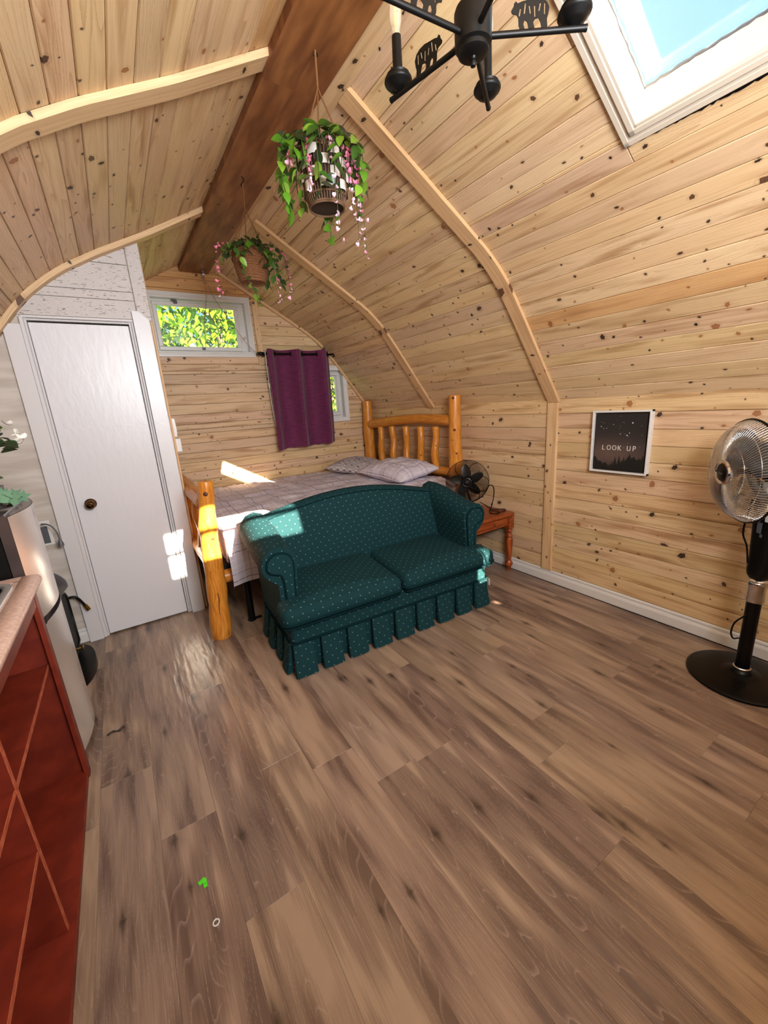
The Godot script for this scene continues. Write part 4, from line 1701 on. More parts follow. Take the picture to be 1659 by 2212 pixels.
func bedding() -> void:
	var mt := MB.new()
	mt.box(Vector3(2.03, 0.25, 1.44), 0.05, at(Vector3(1.49, 0.568, -3.55)))
	tag(obj("mattress", mt, M.vinyl), "white mattress under the plaid duvet on the log bed", "mattress")
	var f := FastNoiseLite.new()
	f.seed = 9
	f.frequency = 1.0
	f.fractal_octaves = 3
	var rows := []
	var nx := 110
	for i in nx + 1:
		var u := i / float(nx)
		var row := []
		# s runs down the foot end, along the bed to the pillows
		var s := u * 2.25
		var foot := 0.20
		for j in 91:
			var w := j / 90.0 * 2.06      # across: back wall to the near hem
			var x: float
			var drop := 0.0
			if s < foot:
				x = 0.468 - 0.006 * sin(w * 9.0)
				drop = foot - s
			else:
				x = 0.468 + (s - foot)
			var y := 0.728
			var z: float
			var flat := 1.60
			if w < flat:
				z = -4.36 + w
			else:
				var q := w - flat
				var arc := 0.10
				if q < arc:
					var a := q / arc * PI * 0.5
					z = -4.36 + flat + 0.064 * sin(a) - 0.01
					y -= 0.064 * (1.0 - cos(a))
				else:
					z = -4.36 + flat + 0.054
					y -= 0.064 + (q - arc) * 0.93
					var hang := (q - arc)
					z += (0.012 + 0.020 * hang) * sin(x * 17.0 + 2.0 * f.get_noise_2d(x * 3.0, 4.0)) * minf(1.0, hang * 6.0) + 0.01 * hang
			if drop > 0.0:
				y = minf(y, 0.728 - 0.05 * (1.0 - exp(-drop * 20.0)) - drop * 0.9) if w < flat + 0.1 else y - drop * 0.12
			var wr := f.get_noise_2d(x * 2.2 + z * 1.3, z * 3.4 - x) * 0.020 + absf(f.get_noise_2d(x * 5.0 - z * 3.0 + 7.0, z * 6.0)) * 0.014
			if w < flat:
				y += wr + 0.014 * sin(PI * w / flat)
				if w < 0.1:
					y += 0.02 * absf(f.get_noise_2d(x * 11.0, 2.0))
			else:
				z += wr * 0.4
			if s > 2.1:
				y += 0.01
			row.append(Vector3(x + f.get_noise_2d(z * 4.0, x) * 0.012, y, z))
		rows.append(row)
	var m := MB.new()
	m.grid(rows, false, false, Vector2.ONE * 2.5, true)
	tag(obj("duvet", m, M.plaid), "mauve-grey plaid duvet spread over the log bed and hanging at its side", "duvet")
	pillow("pillow", "light pillow with a small grey medallion print, against the back wall", Vector3(2.235, 0.800, -4.03), Vector3(0.10, 0.50, 0.05), Vector3(0.56, 0.17, 0.50), M.medallion, 6.2, 1)
	pillow("pillow", "plump mauve-grey plaid pillow in front of the headboard, nearest the metal fan", Vector3(2.285, 0.815, -3.28), Vector3(0.06, 0.10, 0.10), Vector3(0.54, 0.20, 0.66), M.plaid, 2.7, 2)


func pillow(called: String, label: String, p: Vector3, rot: Vector3, size: Vector3, m: Material, uvs: float, sd: int) -> void:
	var f := FastNoiseLite.new()
	f.seed = 100 + sd
	f.frequency = 1.0
	f.fractal_octaves = 3
	var mb := MB.new()
	var tops := [[], []]
	var n := 40
	for side in 2:
		var rows := []
		for i in n + 1:
			var row := []
			for j in n + 1:
				var u := i / float(n) * 2.0 - 1.0
				var v := j / float(n) * 2.0 - 1.0
				var e := pow(maxf(0.0, (1.0 - pow(absf(u), 2.6)) * (1.0 - pow(absf(v), 2.6))), 0.55)
				var pin := 1.0 - 0.10 * (1.0 - absf(v)) * pow(absf(u), 3.0) - 0.0
				var pin2 := 1.0 - 0.10 * (1.0 - absf(u)) * pow(absf(v), 3.0)
				var y := e * (0.5 + 0.10 * f.get_noise_2d(u * 1.5, v * 1.5)) + 0.03 * f.get_noise_2d(u * 5.0, v * 5.0) * minf(1.0, e * 3.0)
				if side == 1:
					y = -y * 0.75
				row.append(Vector3(u * pin * size.x * 0.5, y * size.y, v * pin2 * size.z * 0.5))
			rows.append(row)
		mb.grid(rows, false, false, Vector2.ONE * uvs, side == 0)
	var o := obj(called, mb, m)
	o.transform = at(p, rot)
	tag(o, label, "pillow", "pillows on the log bed")


func curtain() -> void:
	var rod := thing("curtain_rod", "dark metal curtain rod with a ridged finial above the purple curtain", "curtain rod", Vector3(1.36, 2.03, ZB + 0.1))
	var r := MB.new()
	var y := 0.0
	r.tube([Vector3(0.02, y, 0), Vector3(0.95, y, 0)], 0.0105, 12)
	obj("rod", r, M.gunmetal, rod)
	var fi := MB.new()
	fi.lathe([Vector2(0.0005, -0.045), Vector2(0.012, -0.044), Vector2(0.016, -0.038), Vector2(0.016, -0.030), Vector2(0.011, -0.027), Vector2(0.011, -0.023), Vector2(0.019, -0.019), Vector2(0.021, -0.008), Vector2(0.016, 0.0), Vector2(0.012, 0.003), Vector2(0.017, 0.007), Vector2(0.017, 0.018), Vector2(0.0125, 0.022), Vector2(0.0125, 0.05)], 20, Transform3D(Basis(Vector3.FORWARD, PI / 2), Vector3(0.03, y, 0)))
	obj("finial", fi, M.gunmetal, rod)
	var br := MB.new()
	br.box(Vector3(0.012, 0.014, 0.09), 0.002, at(Vector3(0.06, y - 0.018, -0.05)))
	br.box(Vector3(0.022, 0.06, 0.006), 0.002, at(Vector3(0.06, y - 0.015, -0.095)))
	obj("bracket", br, M.gunmetal, rod)
	var br2 := MB.new()
	br2.box(Vector3(0.012, 0.014, 0.09), 0.002, at(Vector3(0.86, y - 0.018, -0.05)))
	br2.box(Vector3(0.022, 0.06, 0.006), 0.002, at(Vector3(0.86, y - 0.015, -0.095)))
	obj("bracket", br2, M.gunmetal, rod)
	# curtain: hangs in deep rolls from grommets
	var c := thing("curtain", "plum purple grommet curtain hanging over the right window of the back wall", "curtain", Vector3(1.36, 0, ZB + 0.1))
	var f := FastNoiseLite.new()
	f.seed = 21
	f.frequency = 1.0
	var rows := []
	var ny := 60
	var nx := 120
	for i in ny + 1:
		var v := i / float(ny)
		var row := []
		for j in nx + 1:
			var u := j / float(nx)
			var x := 0.062 + 0.745 * u + 0.0 * v
			var ph := u * 2.5 + 0.12
			var amp := lerpf(0.058, 0.056, v)
			var z := amp * sin(ph * TAU) + 0.012 * v * f.get_noise_2d(u * 6.0, v * 2.0) + 0.022 * v
			x += 0.028 * cos(ph * TAU) * (0.6 + 0.4 * v) + 0.01 * v * f.get_noise_2d(u * 4.0 + 9.0, v)
			x -= 0.015 * v
			var yy := lerpf(2.072, 1.075, v) + 0.012 * v * f.get_noise_2d(u * 9.0, 5.0) - 0.022 * v * (1.0 - u)
			row.append(Vector3(x, yy, z))
		rows.append(row)
	var m := MB.new()
	m.grid(rows, false, false, Vector2.ONE * 2.0)
	var back := []
	for r0 in rows:
		var q := []
		for p in r0:
			q.append(p - Vector3(0, 0, 0.003))
		back.append(q)
	m.grid(back, false, false, Vector2.ONE * 2.0, true)
	obj("fabric", m, M.velvet, c)
	for k in 6:
		var ph := 0.5 * k + 0.5
		var u := (ph - 0.12) / 2.5
		if u > 0.99 or u < 0.01:
			continue
		var g := MB.new()
		var ring := []
		var s := 1.0 if k % 2 == 0 else -1.0
		for q in 21:
			var a := TAU * q / 20.0
			ring.append(Vector3(0.062 + 0.745 * u + (-0.028 if k % 2 == 0 else 0.028) * 0.6 + 0.022 * cos(a) * 0.45, 2.03 + 0.022 * sin(a), 0.022 * cos(a) * 0.9 * s))
		g.tube(ring, 0.0045, 6, false)
		obj("grommet", g, M.gunmetal, c)
	var wand := MB.new()
	wand.tube(curve([Vector3(0.062, 2.05, 0.02), Vector3(0.068, 1.9, 0.0), Vector3(0.075, 1.6, -0.02), Vector3(0.085, 1.36, -0.03)], 4), 0.0035, 6)
	wand.box(Vector3(0.014, 0.05, 0.012), 0.003, at(Vector3(0.072, 1.72, -0.012)))
	var wd := obj("draw_wand", wand, M.vinyl, c)
	# the cord that opens the gable window
	var cd := MB.new()
	cd.tube(curve([Vector3(0.944, 2.715, -4.28), Vector3(0.95, 2.55, -4.30), Vector3(0.90, 2.3, -4.33), Vector3(0.88, 2.09, -4.36)], 6), 0.0026, 6)
	cd.tube(curve([Vector3(0.946, 2.70, -4.28), Vector3(1.02, 2.50, -4.30), Vector3(1.16, 2.28, -4.32), Vector3(1.235, 2.17, -4.33), Vector3(1.31, 2.07, -4.32), Vector3(1.38, 2.02, -4.29)], 6), 0.0026, 6)
	cd.tube(curve([Vector3(1.238, 2.17, -4.33), Vector3(1.25, 2.185, -4.325), Vector3(1.262, 2.178, -4.33), Vector3(1.25, 2.165, -4.335), Vector3(1.236, 2.168, -4.33)], 4), 0.0026, 6)
	var pc := thing("pulley_cord", "thin twine running from a small pulley under the beam to the gable window", "cord", Vector3.ZERO)
	obj("cord", cd, M.twine, pc)
	var pu := MB.new()
	pu.box(Vector3(0.022, 0.045, 0.016), 0.004, at(Vector3(0.944, 2.705, -4.28)))
	pu.tube([Vector3(0.944, 2.737, -4.28), Vector3(0.944, 2.72, -4.28)], 0.004, 8)
	pu.lathe([Vector2(0.012, -0.010), Vector2(0.012, 0.010)], 16, Transform3D(Basis(Vector3.FORWARD, PI / 2), Vector3(0.944, 2.70, -4.28)))
	obj("pulley", pu, M.chrome, pc)


# ---------- side table, fans, picture ----------

func side_table() -> void:
	var t := thing("side_table", "reddish-brown pine end table with turned legs beside the bed head", "side table", Vector3(2.40, 0, -2.40))
	var top := MB.new()
	var pr := [Vector2(-0.265, -0.255), Vector2(0.262, -0.255), Vector2(0.262, 0.255), Vector2(-0.265, 0.255)]
	var pl := round_poly(pr, 0.03, 64)
	var rows := []
	for q in [[0.012, 0.492], [0.004, 0.494], [0.0, 0.502], [0.0, 0.512], [0.003, 0.519], [0.010, 0.522]]:
		var row := []
		for p in inset(pl, q[0]):
			row.append(Vector3(p.x, q[1], p.y))
		rows.append(row)
	for k in [0.5, 0.999]:
		var row := []
		for p in inset(pl, 0.010):
			row.append(Vector3(p.x * (1.0 - k), 0.522, p.y * (1.0 - k)))
		rows.append(row)
	top.grid(rows, false, true, Vector2.ONE * 2.5, true)
	obj("tabletop", top, M.orange_pine, t)
	var ap := MB.new()
	ap.box(Vector3(0.44, 0.085, 0.018), 0.003, at(Vector3(0, 0.45, 0.215)))
	ap.box(Vector3(0.44, 0.085, 0.018), 0.003, at(Vector3(0, 0.45, -0.215)))
	ap.box(Vector3(0.018, 0.085, 0.42), 0.003, at(Vector3(-0.222, 0.45, 0)))
	ap.box(Vector3(0.018, 0.085, 0.42), 0.003, at(Vector3(0.222, 0.45, 0)))
	ap.box(Vector3(0.44, 0.012, 0.012), 0.004, at(Vector3(0, 0.417, 0.228)))
	obj("apron", ap, M.orange_pine, t)
	var dr := MB.new()
	dr.box(Vector3(0.38, 0.052, 0.012), 0.004, at(Vector3(0, 0.458, 0.229)))
	var d := obj("drawer_front", dr, M.orange_pine, t)
	var kb := MB.new()
	kb.lathe([Vector2(0.006, 0.0), Vector2(0.006, 0.006), Vector2(0.011, 0.011), Vector2(0.011, 0.016), Vector2(0.004, 0.019), Vector2(0.0005, 0.0192)], 14, Transform3D(Basis(Vector3.RIGHT, PI / 2), Vector3(0.03, 0.458, 0.234)))
	obj("drawer_knob", kb, M.orange_pine, d)
	for sx in [-1, 1]:
		for sz in [-1, 1]:
			var m := MB.new()
			var p := Vector3(0.228 * sx, 0, 0.218 * sz)
			m.box(Vector3(0.056, 0.115, 0.056), 0.004, at(p + Vector3(0, 0.434, 0)))
			m.lathe([Vector2(0.0005, 0.0), Vector2(0.017, 0.001), Vector2(0.019, 0.02), Vector2(0.022, 0.035), Vector2(0.030, 0.048), Vector2(0.034, 0.064), Vector2(0.030, 0.080), Vector2(0.021, 0.090), Vector2(0.020, 0.10), Vector2(0.023, 0.13), Vector2(0.027, 0.19), Vector2(0.031, 0.25), Vector2(0.031, 0.283), Vector2(0.025, 0.294), Vector2(0.021, 0.300), Vector2(0.029, 0.306), Vector2(0.031, 0.316), Vector2(0.026, 0.324), Vector2(0.020, 0.331), Vector2(0.019, 0.345), Vector2(0.027, 0.353), Vector2(0.028, 0.364), Vector2(0.022, 0.372), Vector2(0.022, 0.380)], 22, at(p))
			obj("leg", m, M.orange_pine, t)


func blade_shape(r0: float, r1: float, w: float, pitch: float, sweep := 0.25) -> MB:
	var rows := []
	for i in 15:
		var f := i / 14.0
		var r := lerpf(r0, r1, f)
		var hw := w * 0.5 * pow(maxf(0.0, sin(PI * clampf(0.10 + 0.86 * f, 0.0, 1.0))), 0.5)
		var row := []
		for j in 9:
			var g := j / 8.0 * 2.0 - 1.0
			var a := g * hw / maxf(r, 0.01) * 0.9 + sweep * f
			row.append(Vector3(cos(a) * r, sin(a) * r, g * hw * pitch + 0.006 * (1.0 - g * g)))
		rows.append(row)
	var m := MB.new()
	m.grid(rows)
	var b := []
	for r in rows:
		var q := []
		for p in r:
			q.append(p - Vector3(0, 0, 0.0015))
		b.append(q)
	m.grid(b, false, false, Vector2.ONE, true)
	return m


func ring_pts(r: float, z: float, n := 48) -> Array:
	var p := []
	for k in n + 1:
		p.append(Vector3(cos(TAU * k / n) * r, sin(TAU * k / n) * r, z))
	return p


func table_fan() -> void:
	var face := Vector3(-0.70, 0.10, 0.705).normalized()
	var up := (Vector3.UP - face * face.y).normalized()
	var B := Basis(up.cross(face), up, face)
	var t := thing("table_fan", "small dark metal desk fan with five blades on the end table", "fan", Vector3(2.40, 0.522, -2.42))
	var C := Vector3(-0.02, 0.268, 0.0)
	var X := Transform3D(B, C)
	var R := 0.176
	var bs := MB.new()
	bs.lathe([Vector2(0.085, 0.0), Vector2(0.088, 0.005), Vector2(0.084, 0.014), Vector2(0.05, 0.022), Vector2(0.02, 0.028), Vector2(0.012, 0.035), Vector2(0.011, 0.09)], 32)
	obj("base", bs, M.gunmetal, t)
	var yk := MB.new()
	yk.tube([X * Vector3(0, 0, -0.10), X * Vector3(0, -0.10, -0.10), Vector3(0.02, 0.085, 0)], 0.010, 10)
	obj("neck", yk, M.gunmetal, t)
	var mo := MB.new()
	mo.lathe([Vector2(0.0005, -0.155), Vector2(0.035, -0.15), Vector2(0.05, -0.13), Vector2(0.052, -0.065), Vector2(0.045, -0.055), Vector2(0.0005, -0.054)], 24, X * Transform3D(Basis(Vector3.RIGHT, PI / 2), Vector3.ZERO))
	obj("motor_housing", mo, M.black_satin, t)
	for k in 5:
		var b := blade_shape(0.02, 0.142, 0.085, 0.45, 0.15)
		var o := obj("blade", b, M.blade, t)
		o.transform = X * Transform3D(Basis(Vector3.BACK, PI * 0.5 + TAU * k / 5.0), Vector3.ZERO)
	for side in [1, -1]:
		var g := MB.new()
		var n := 17
		for i in n:
			var f := (i + 1.0) / n
			var r := lerpf(0.045, R, f)
			var z: float = side * (0.012 + 0.045 * (1.0 - pow(f, 2.6)))
			g.tube(ring_pts(r, z, 56), 0.0028 if i == n - 1 else 0.0013, 5, false)
		for k in 6:
			var pts := []
			for i in 9:
				var f := i / 8.0
				var r := lerpf(0.045, R, f)
				var a := TAU * k / 6.0 + 0.35 * sin(f * PI)
				pts.append(Vector3(cos(a) * r, sin(a) * r, side * (0.013 + 0.045 * (1.0 - pow(f, 2.6)))))
			g.tube(pts, 0.0018, 5)
		var o := obj("front_grille" if side == 1 else "rear_grille", g, M.gunmetal, t)
		o.transform = X
	var hb := MB.new()
	hb.lathe([Vector2(0.049, 0.052), Vector2(0.049, 0.058), Vector2(0.044, 0.061), Vector2(0.040, 0.058), Vector2(0.036, 0.058), Vector2(0.034, 0.062), Vector2(0.029, 0.063), Vector2(0.026, 0.060), Vector2(0.022, 0.060), Vector2(0.019, 0.064), Vector2(0.0005, 0.0645)], 32, X * Transform3D(Basis(Vector3.RIGHT, PI / 2), Vector3.ZERO))
	obj("hub_badge", hb, M.gunmetal, t)
	var lb := MB.new()
	lb.box(Vector3(0.020, 0.006, 0.001), 0.0, X * at(Vector3(0, 0, 0.065), Vector3(0, 0, 0.1)))
	obj("badge_mark", lb, M.chrome, t)
	var cd := MB.new()
	var pts := [X * Vector3(0.01, -0.05, -0.13), Vector3(0.07, 0.18, 0.09), Vector3(0.11, 0.232, 0.13), Vector3(0.155, 0.20, 0.13), Vector3(0.165, 0.12, 0.12), Vector3(0.13, 0.05, 0.13), Vector3(0.085, 0.012, 0.15), Vector3(0.075, 0.006, 0.19), Vector3(0.11, 0.006, 0.215), Vector3(0.155, 0.006, 0.19), Vector3(0.15, 0.007, 0.15), Vector3(0.11, 0.012, 0.13), Vector3(0.14, 0.012, 0.11), Vector3(0.21, 0.006, 0.13), Vector3(0.245, 0.006, 0.17), Vector3(0.22, 0.006, 0.20), Vector3(0.13, 0.012, 0.222), Vector3(0.08, 0.008, 0.21)]
	cd.tube(curve(pts, 6), 0.0042, 7)
	cd.tube(curve([Vector3(0.05, 0.09, 0.07), Vector3(0.09, 0.055, 0.11), Vector3(0.14, 0.014, 0.12)], 6), 0.0042, 7)
	obj("cord", cd, M.black, t)


func pedestal_fan() -> void:
	var t := thing("pedestal_fan", "tall black floor fan with a chrome wire grille, near the right wall", "fan", Vector3(2.41, 0, -0.53))
	var bs := MB.new()
	bs.lathe([Vector2(0.215, 0.0), Vector2(0.222, 0.004), Vector2(0.221, 0.012), Vector2(0.210, 0.019), Vector2(0.15, 0.026), Vector2(0.09, 0.030), Vector2(0.075, 0.031), Vector2(0.068, 0.036), Vector2(0.048, 0.040), Vector2(0.044, 0.05), Vector2(0.036, 0.056), Vector2(0.031, 0.06)], 56)
	obj("base", bs, M.black, t)
	var po := MB.new()
	po.lathe([Vector2(0.029, 0.05), Vector2(0.029, 0.44)], 24)
	obj("pole", po, M.black, t)
	var rg := MB.new()
	rg.lathe([Vector2(0.034, 0.054), Vector2(0.036, 0.058), Vector2(0.036, 0.064), Vector2(0.031, 0.068)], 24)
	obj("foot_ring", rg, M.chrome, t)
	rg = MB.new()
	rg.lathe([Vector2(0.032, 0.425), Vector2(0.037, 0.43), Vector2(0.038, 0.448), Vector2(0.036, 0.452), Vector2(0.036, 0.505), Vector2(0.039, 0.51), Vector2(0.039, 0.525), Vector2(0.036, 0.53), Vector2(0.038, 0.537), Vector2(0.030, 0.545)], 28)
	obj("collar", rg, M.chrome, t)
	# tapered control column
	var co := MB.new()
	var rows := []
	for q in [[0.545, 0.030, 0.030], [0.56, 0.040, 0.038], [0.575, 0.043, 0.041], [0.60, 0.045, 0.041], [0.615, 0.042, 0.039], [0.75, 0.050, 0.041], [0.88, 0.060, 0.043], [0.95, 0.058, 0.045], [1.0, 0.04, 0.04]]:
		var row := []
		for k in 28:
			var a := TAU * k / 28.0
			var p := Vector2(signf(cos(a)) * pow(absf(cos(a)), 0.6), signf(sin(a)) * pow(absf(sin(a)), 0.6))
			row.append(Vector3(p.x * q[2], q[0], p.y * q[1]))
		rows.append(row)
	co.grid(rows, false, true, Vector2.ONE, true)
	var col := obj("control_column", co, M.black_satin, t)
	col.rotation.y = -0.5
	var kn := MB.new()
	kn.box(Vector3(0.001, 0.05, 0.022), 0.0, at(Vector3(-0.0435, 0.80, 0.0)))
	kn.box(Vector3(0.001, 0.015, 0.012), 0.0, at(Vector3(-0.0432, 0.765, 0.012)))
	kn.box(Vector3(0.001, 0.015, 0.008), 0.0, at(Vector3(-0.0435, 0.835, -0.006)))
	obj("printed_mark", kn, M.plastic_grey, col)
	var st := MB.new()
	st.box(Vector3(0.001, 0.05, 0.03), 0.0, at(Vector3(-0.0445, 0.86, 0.035)))
	obj("white_sticker", st, M.vinyl, col)
	var face := Vector3(-0.70, -0.02, -0.71).normalized()
	var up := (Vector3.UP - face * face.y).normalized()
	var B := Basis(up.cross(face), up, face)
	var C := Vector3(-0.095, 1.062, -0.085)
	var X := Transform3D(B, C)
	var R := 0.226
	var mo := MB.new()
	mo.lathe([Vector2(0.0005, -0.24), Vector2(0.04, -0.235), Vector2(0.062, -0.21), Vector2(0.066, -0.14), Vector2(0.055, -0.085), Vector2(0.03, -0.06), Vector2(0.012, -0.05), Vector2(0.012, 0.03)], 28, X * Transform3D(Basis(Vector3.RIGHT, PI / 2), Vector3.ZERO))
	obj("motor_housing", mo, M.black_satin, t)
	for k in 5:
		var o := obj("blade", blade_shape(0.03, 0.195, 0.13, 0.42, 0.35), M.plastic_grey, t)
		o.transform = X * Transform3D(Basis(Vector3.BACK, TAU * k / 5.0 + 0.4), Vector3(0, 0, 0.0))
	for side in [1, -1]:
		var g := MB.new()
		var n := 108
		for k in n:
			var pts := []
			for i in 8:
				var f := i / 7.0
				var r := lerpf(0.05, R, f)
				var a: float = TAU * k / n + 0.28 * f * side
				var z := 0.004 + (0.085 if side == 1 else 0.065) * pow(maxf(0.0, 1.0 - pow(f, 2.4)), 0.62)
				pts.append(Vector3(cos(a) * r, sin(a) * r, side * z))
			g.tube(pts, 0.0016, 4, false)
		for f in [0.45, 0.8]:
			var r := lerpf(0.05, R, f)
			var z := 0.004 + (0.085 if side == 1 else 0.065) * pow(maxf(0.0, 1.0 - pow(f, 2.4)), 0.62)
			g.tube(ring_pts(r, side * (z - 0.002), 64), 0.0014, 5, false)
		var o := obj("front_grille" if side == 1 else "rear_grille", g, M.chrome, t)
		o.transform = X
	var rm := MB.new()
	rm.tube(ring_pts(R + 0.001, 0.0, 72), 0.0055, 8, false)
	obj("grille_rim", rm, M.black_satin, t).transform = X
	var hb := MB.new()
	hb.lathe([Vector2(0.056, 0.083), Vector2(0.057, 0.090), Vector2(0.052, 0.097), Vector2(0.044, 0.098), Vector2(0.040, 0.094)], 36, X * Transform3D(Basis(Vector3.RIGHT, PI / 2), Vector3.ZERO))
	obj("hub_ring", hb, M.chrome, t)
	var hc := MB.new()
	hc.lathe([Vector2(0.041, 0.088), Vector2(0.040, 0.094), Vector2(0.02, 0.098), Vector2(0.0005, 0.099)], 30, X * Transform3D(Basis(Vector3.RIGHT, PI / 2), Vector3.ZERO))
	var cap := obj("hub_cap", hc, M.black, t)
	var hm := MB.new()
	hm.box(Vector3(0.024, 0.006, 0.0008), 0.0, X * at(Vector3(0.0, -0.004, 0.0992)))
	obj("cap_mark", hm, M.plastic_grey, cap)
	var cd := MB.new()
	cd.tube(curve([Vector3(-0.04, 0.93, -0.06), Vector3(-0.045, 0.84, -0.07), Vector3(-0.035, 0.76, -0.075), Vector3(-0.03, 0.70, -0.055), Vector3(-0.035, 0.62, -0.04)], 6), 0.004, 7)
	cd.tube(curve([Vector3(-0.028, 0.36, -0.01), Vector3(-0.045, 0.31, -0.045), Vector3(-0.04, 0.25, -0.055), Vector3(-0.03, 0.215, -0.045), Vector3(0.02, 0.20, -0.035), Vector3(0.045, 0.185, 0.0)], 6), 0.004, 7)
	cd.tube(curve([Vector3(0.03, 0.62, 0.03), Vector3(0.09, 0.66, 0.06), Vector3(0.15, 0.64, 0.10), Vector3(0.18, 0.4, 0.14), Vector3(0.20, 0.02, 0.2)], 6), 0.004, 7)
	obj("cord", cd, M.black, t)


func picture() -> void:
	var B := Basis(Vector3.BACK, Vector3.UP, Vector3.LEFT)
	var t := thing("framed_poster", "square white-framed night sky poster with small pine trees on the right wall", "picture", Vector3(XR, 1.128, -1.350))
	var X := Transform3D(B, Vector3.ZERO)
	var w := 0.358
	var h := 0.395
	var fr := MB.new()
	for q in [[0.0, h * 0.5 - 0.006, w, 0.012], [0.0, -h * 0.5 + 0.006, w, 0.012]]:
		fr.box(Vector3(q[2], q[3], 0.036), 0.0015, X * at(Vector3(q[0], q[1], 0.018)))
	for q in [w * 0.5 - 0.006, -w * 0.5 + 0.006]:
		fr.box(Vector3(0.012, h, 0.0365), 0.0015, X * at(Vector3(q, 0, 0.018)))
	obj("frame", fr, M.vinyl, t)
	var inn := MB.new()
	inn.box(Vector3(w - 0.02, h - 0.02, 0.004), 0.0, X * at(Vector3(0, 0, 0.012)))
	obj("shadow_gap", inn, M.frame_brown, t)
	var cv := MB.new()
	var a := w * 0.5 - 0.0235
	var b := h * 0.5 - 0.0235
	cv.box(Vector3(a * 2.0, b * 2.0, 0.016), 0.0, X * at(Vector3(0, 0, 0.019)))
	obj("canvas_edge", cv, M.frame_brown, t)
	var pq := MB.new()
	pq.quad(X * Vector3(-a, -b, 0.0276), X * Vector3(a, -b, 0.0276), X * Vector3(a, b, 0.0276), X * Vector3(-a, b, 0.0276), Vector2(0, 1), Vector2(1, 1), Vector2(1, 0), Vector2(0, 0))
	obj("canvas", pq, M.poster, t)
	var sf := SystemFont.new()
	sf.font_names = PackedStringArray(["Droid Sans"])
	var xs := [-0.108, -0.077, -0.0425, -0.0085, 0.047, 0.082]
	var word := "LOOKUP"
	for i in 6:
		var tm := TextMesh.new()
		tm.text = word[i]
		tm.font = sf
		tm.font_size = 64
		tm.pixel_size = 0.00066
		tm.depth = 0.0006
		tm.horizontal_alignment = HORIZONTAL_ALIGNMENT_LEFT
		var o := obj("letter", tm, M.letter, t)
		o.transform = Transform3D(B, X * Vector3(xs[i], -0.036, 0.0282))


# ---------- chandelier and hanging baskets ----------

func chandelier() -> void:
	var t := thing("chandelier", "black five-arm candle chandelier with little bear cut-outs, hanging from the beam", "chandelier", Vector3(0.89, 2.28, -0.87))
	var h := MB.new()
	h.lathe([Vector2(0.0005, -0.058), Vector2(0.006, -0.056), Vector2(0.008, -0.049), Vector2(0.005, -0.042), Vector2(0.007, -0.038), Vector2(0.028, -0.037), Vector2(0.036, -0.031), Vector2(0.036, -0.022), Vector2(0.043, -0.018), Vector2(0.044, 0.045), Vector2(0.041, 0.052), Vector2(0.030, 0.058), Vector2(0.024, 0.066), Vector2(0.021, 0.085), Vector2(0.024, 0.092), Vector2(0.024, 0.10), Vector2(0.018, 0.108), Vector2(0.016, 0.16), Vector2(0.010, 0.165), Vector2(0.009, 0.43)], 32)
	h.lathe([Vector2(0.009, 0.42), Vector2(0.045, 0.44), Vector2(0.06, 0.455)], 32)
	obj("hub", h, M.black_satin, t)
	var ang := [-102.5, -35.0, 33.5, 112.0, 184.5]
	for i in 5:
		var a := deg_to_rad(ang[i])
		var d := Vector3(cos(a), 0, sin(a))
		var ar := MB.new()
		ar.tube([d * 0.03, d * 0.268], 0.0066, 12)
		ar.lathe([Vector2(0.0066, 0.0), Vector2(0.0072, 0.003), Vector2(0.0072, 0.006)], 12, Transform3D(Basis(d.cross(Vector3.UP), d, Vector3.UP), d * 0.262))
		var arm := obj("arm", ar, M.black_satin, t)
		var p := d * 0.238
		var cu := MB.new()
		cu.lathe([Vector2(0.0005, 0.004), Vector2(0.010, 0.005), Vector2(0.018, 0.010), Vector2(0.026, 0.013), Vector2(0.030, 0.020), Vector2(0.036, 0.023), Vector2(0.0385, 0.028), Vector2(0.0375, 0.033), Vector2(0.031, 0.035), Vector2(0.030, 0.038), Vector2(0.032, 0.042), Vector2(0.028, 0.044), Vector2(0.014, 0.044)], 28, at(p))
		obj("candle_cup", cu, M.black_satin, t)
		var sl := MB.new()
		sl.lathe([Vector2(0.0135, 0.042), Vector2(0.0125, 0.128), Vector2(0.0105, 0.129), Vector2(0.0005, 0.129)], 20, at(p))
		obj("candle_sleeve", sl, M.black_satin, t)
		var bu := MB.new()
		bu.lathe([Vector2(0.0085, 0.128), Vector2(0.0095, 0.137), Vector2(0.0145, 0.155), Vector2(0.0165, 0.172), Vector2(0.0150, 0.192), Vector2(0.0105, 0.212), Vector2(0.005, 0.228), Vector2(0.0005, 0.236)], 20, at(p))
		var b := obj("bulb", bu, M.bulb_glass, t)
		var fi := MB.new()
		for k in 4:
			var q := Vector3(cos(TAU * k / 4.0), 0, sin(TAU * k / 4.0)) * 0.004
			fi.tube([p + q + Vector3(0, 0.150, 0), p + q * 0.7 + Vector3(0, 0.200, 0)], 0.0012, 5)
		fi.tube([p + Vector3(0, 0.128, 0), p + Vector3(0, 0.152, 0)], 0.0025, 6)
		obj("filament", fi, M.filament, b)
		bear(arm, d)


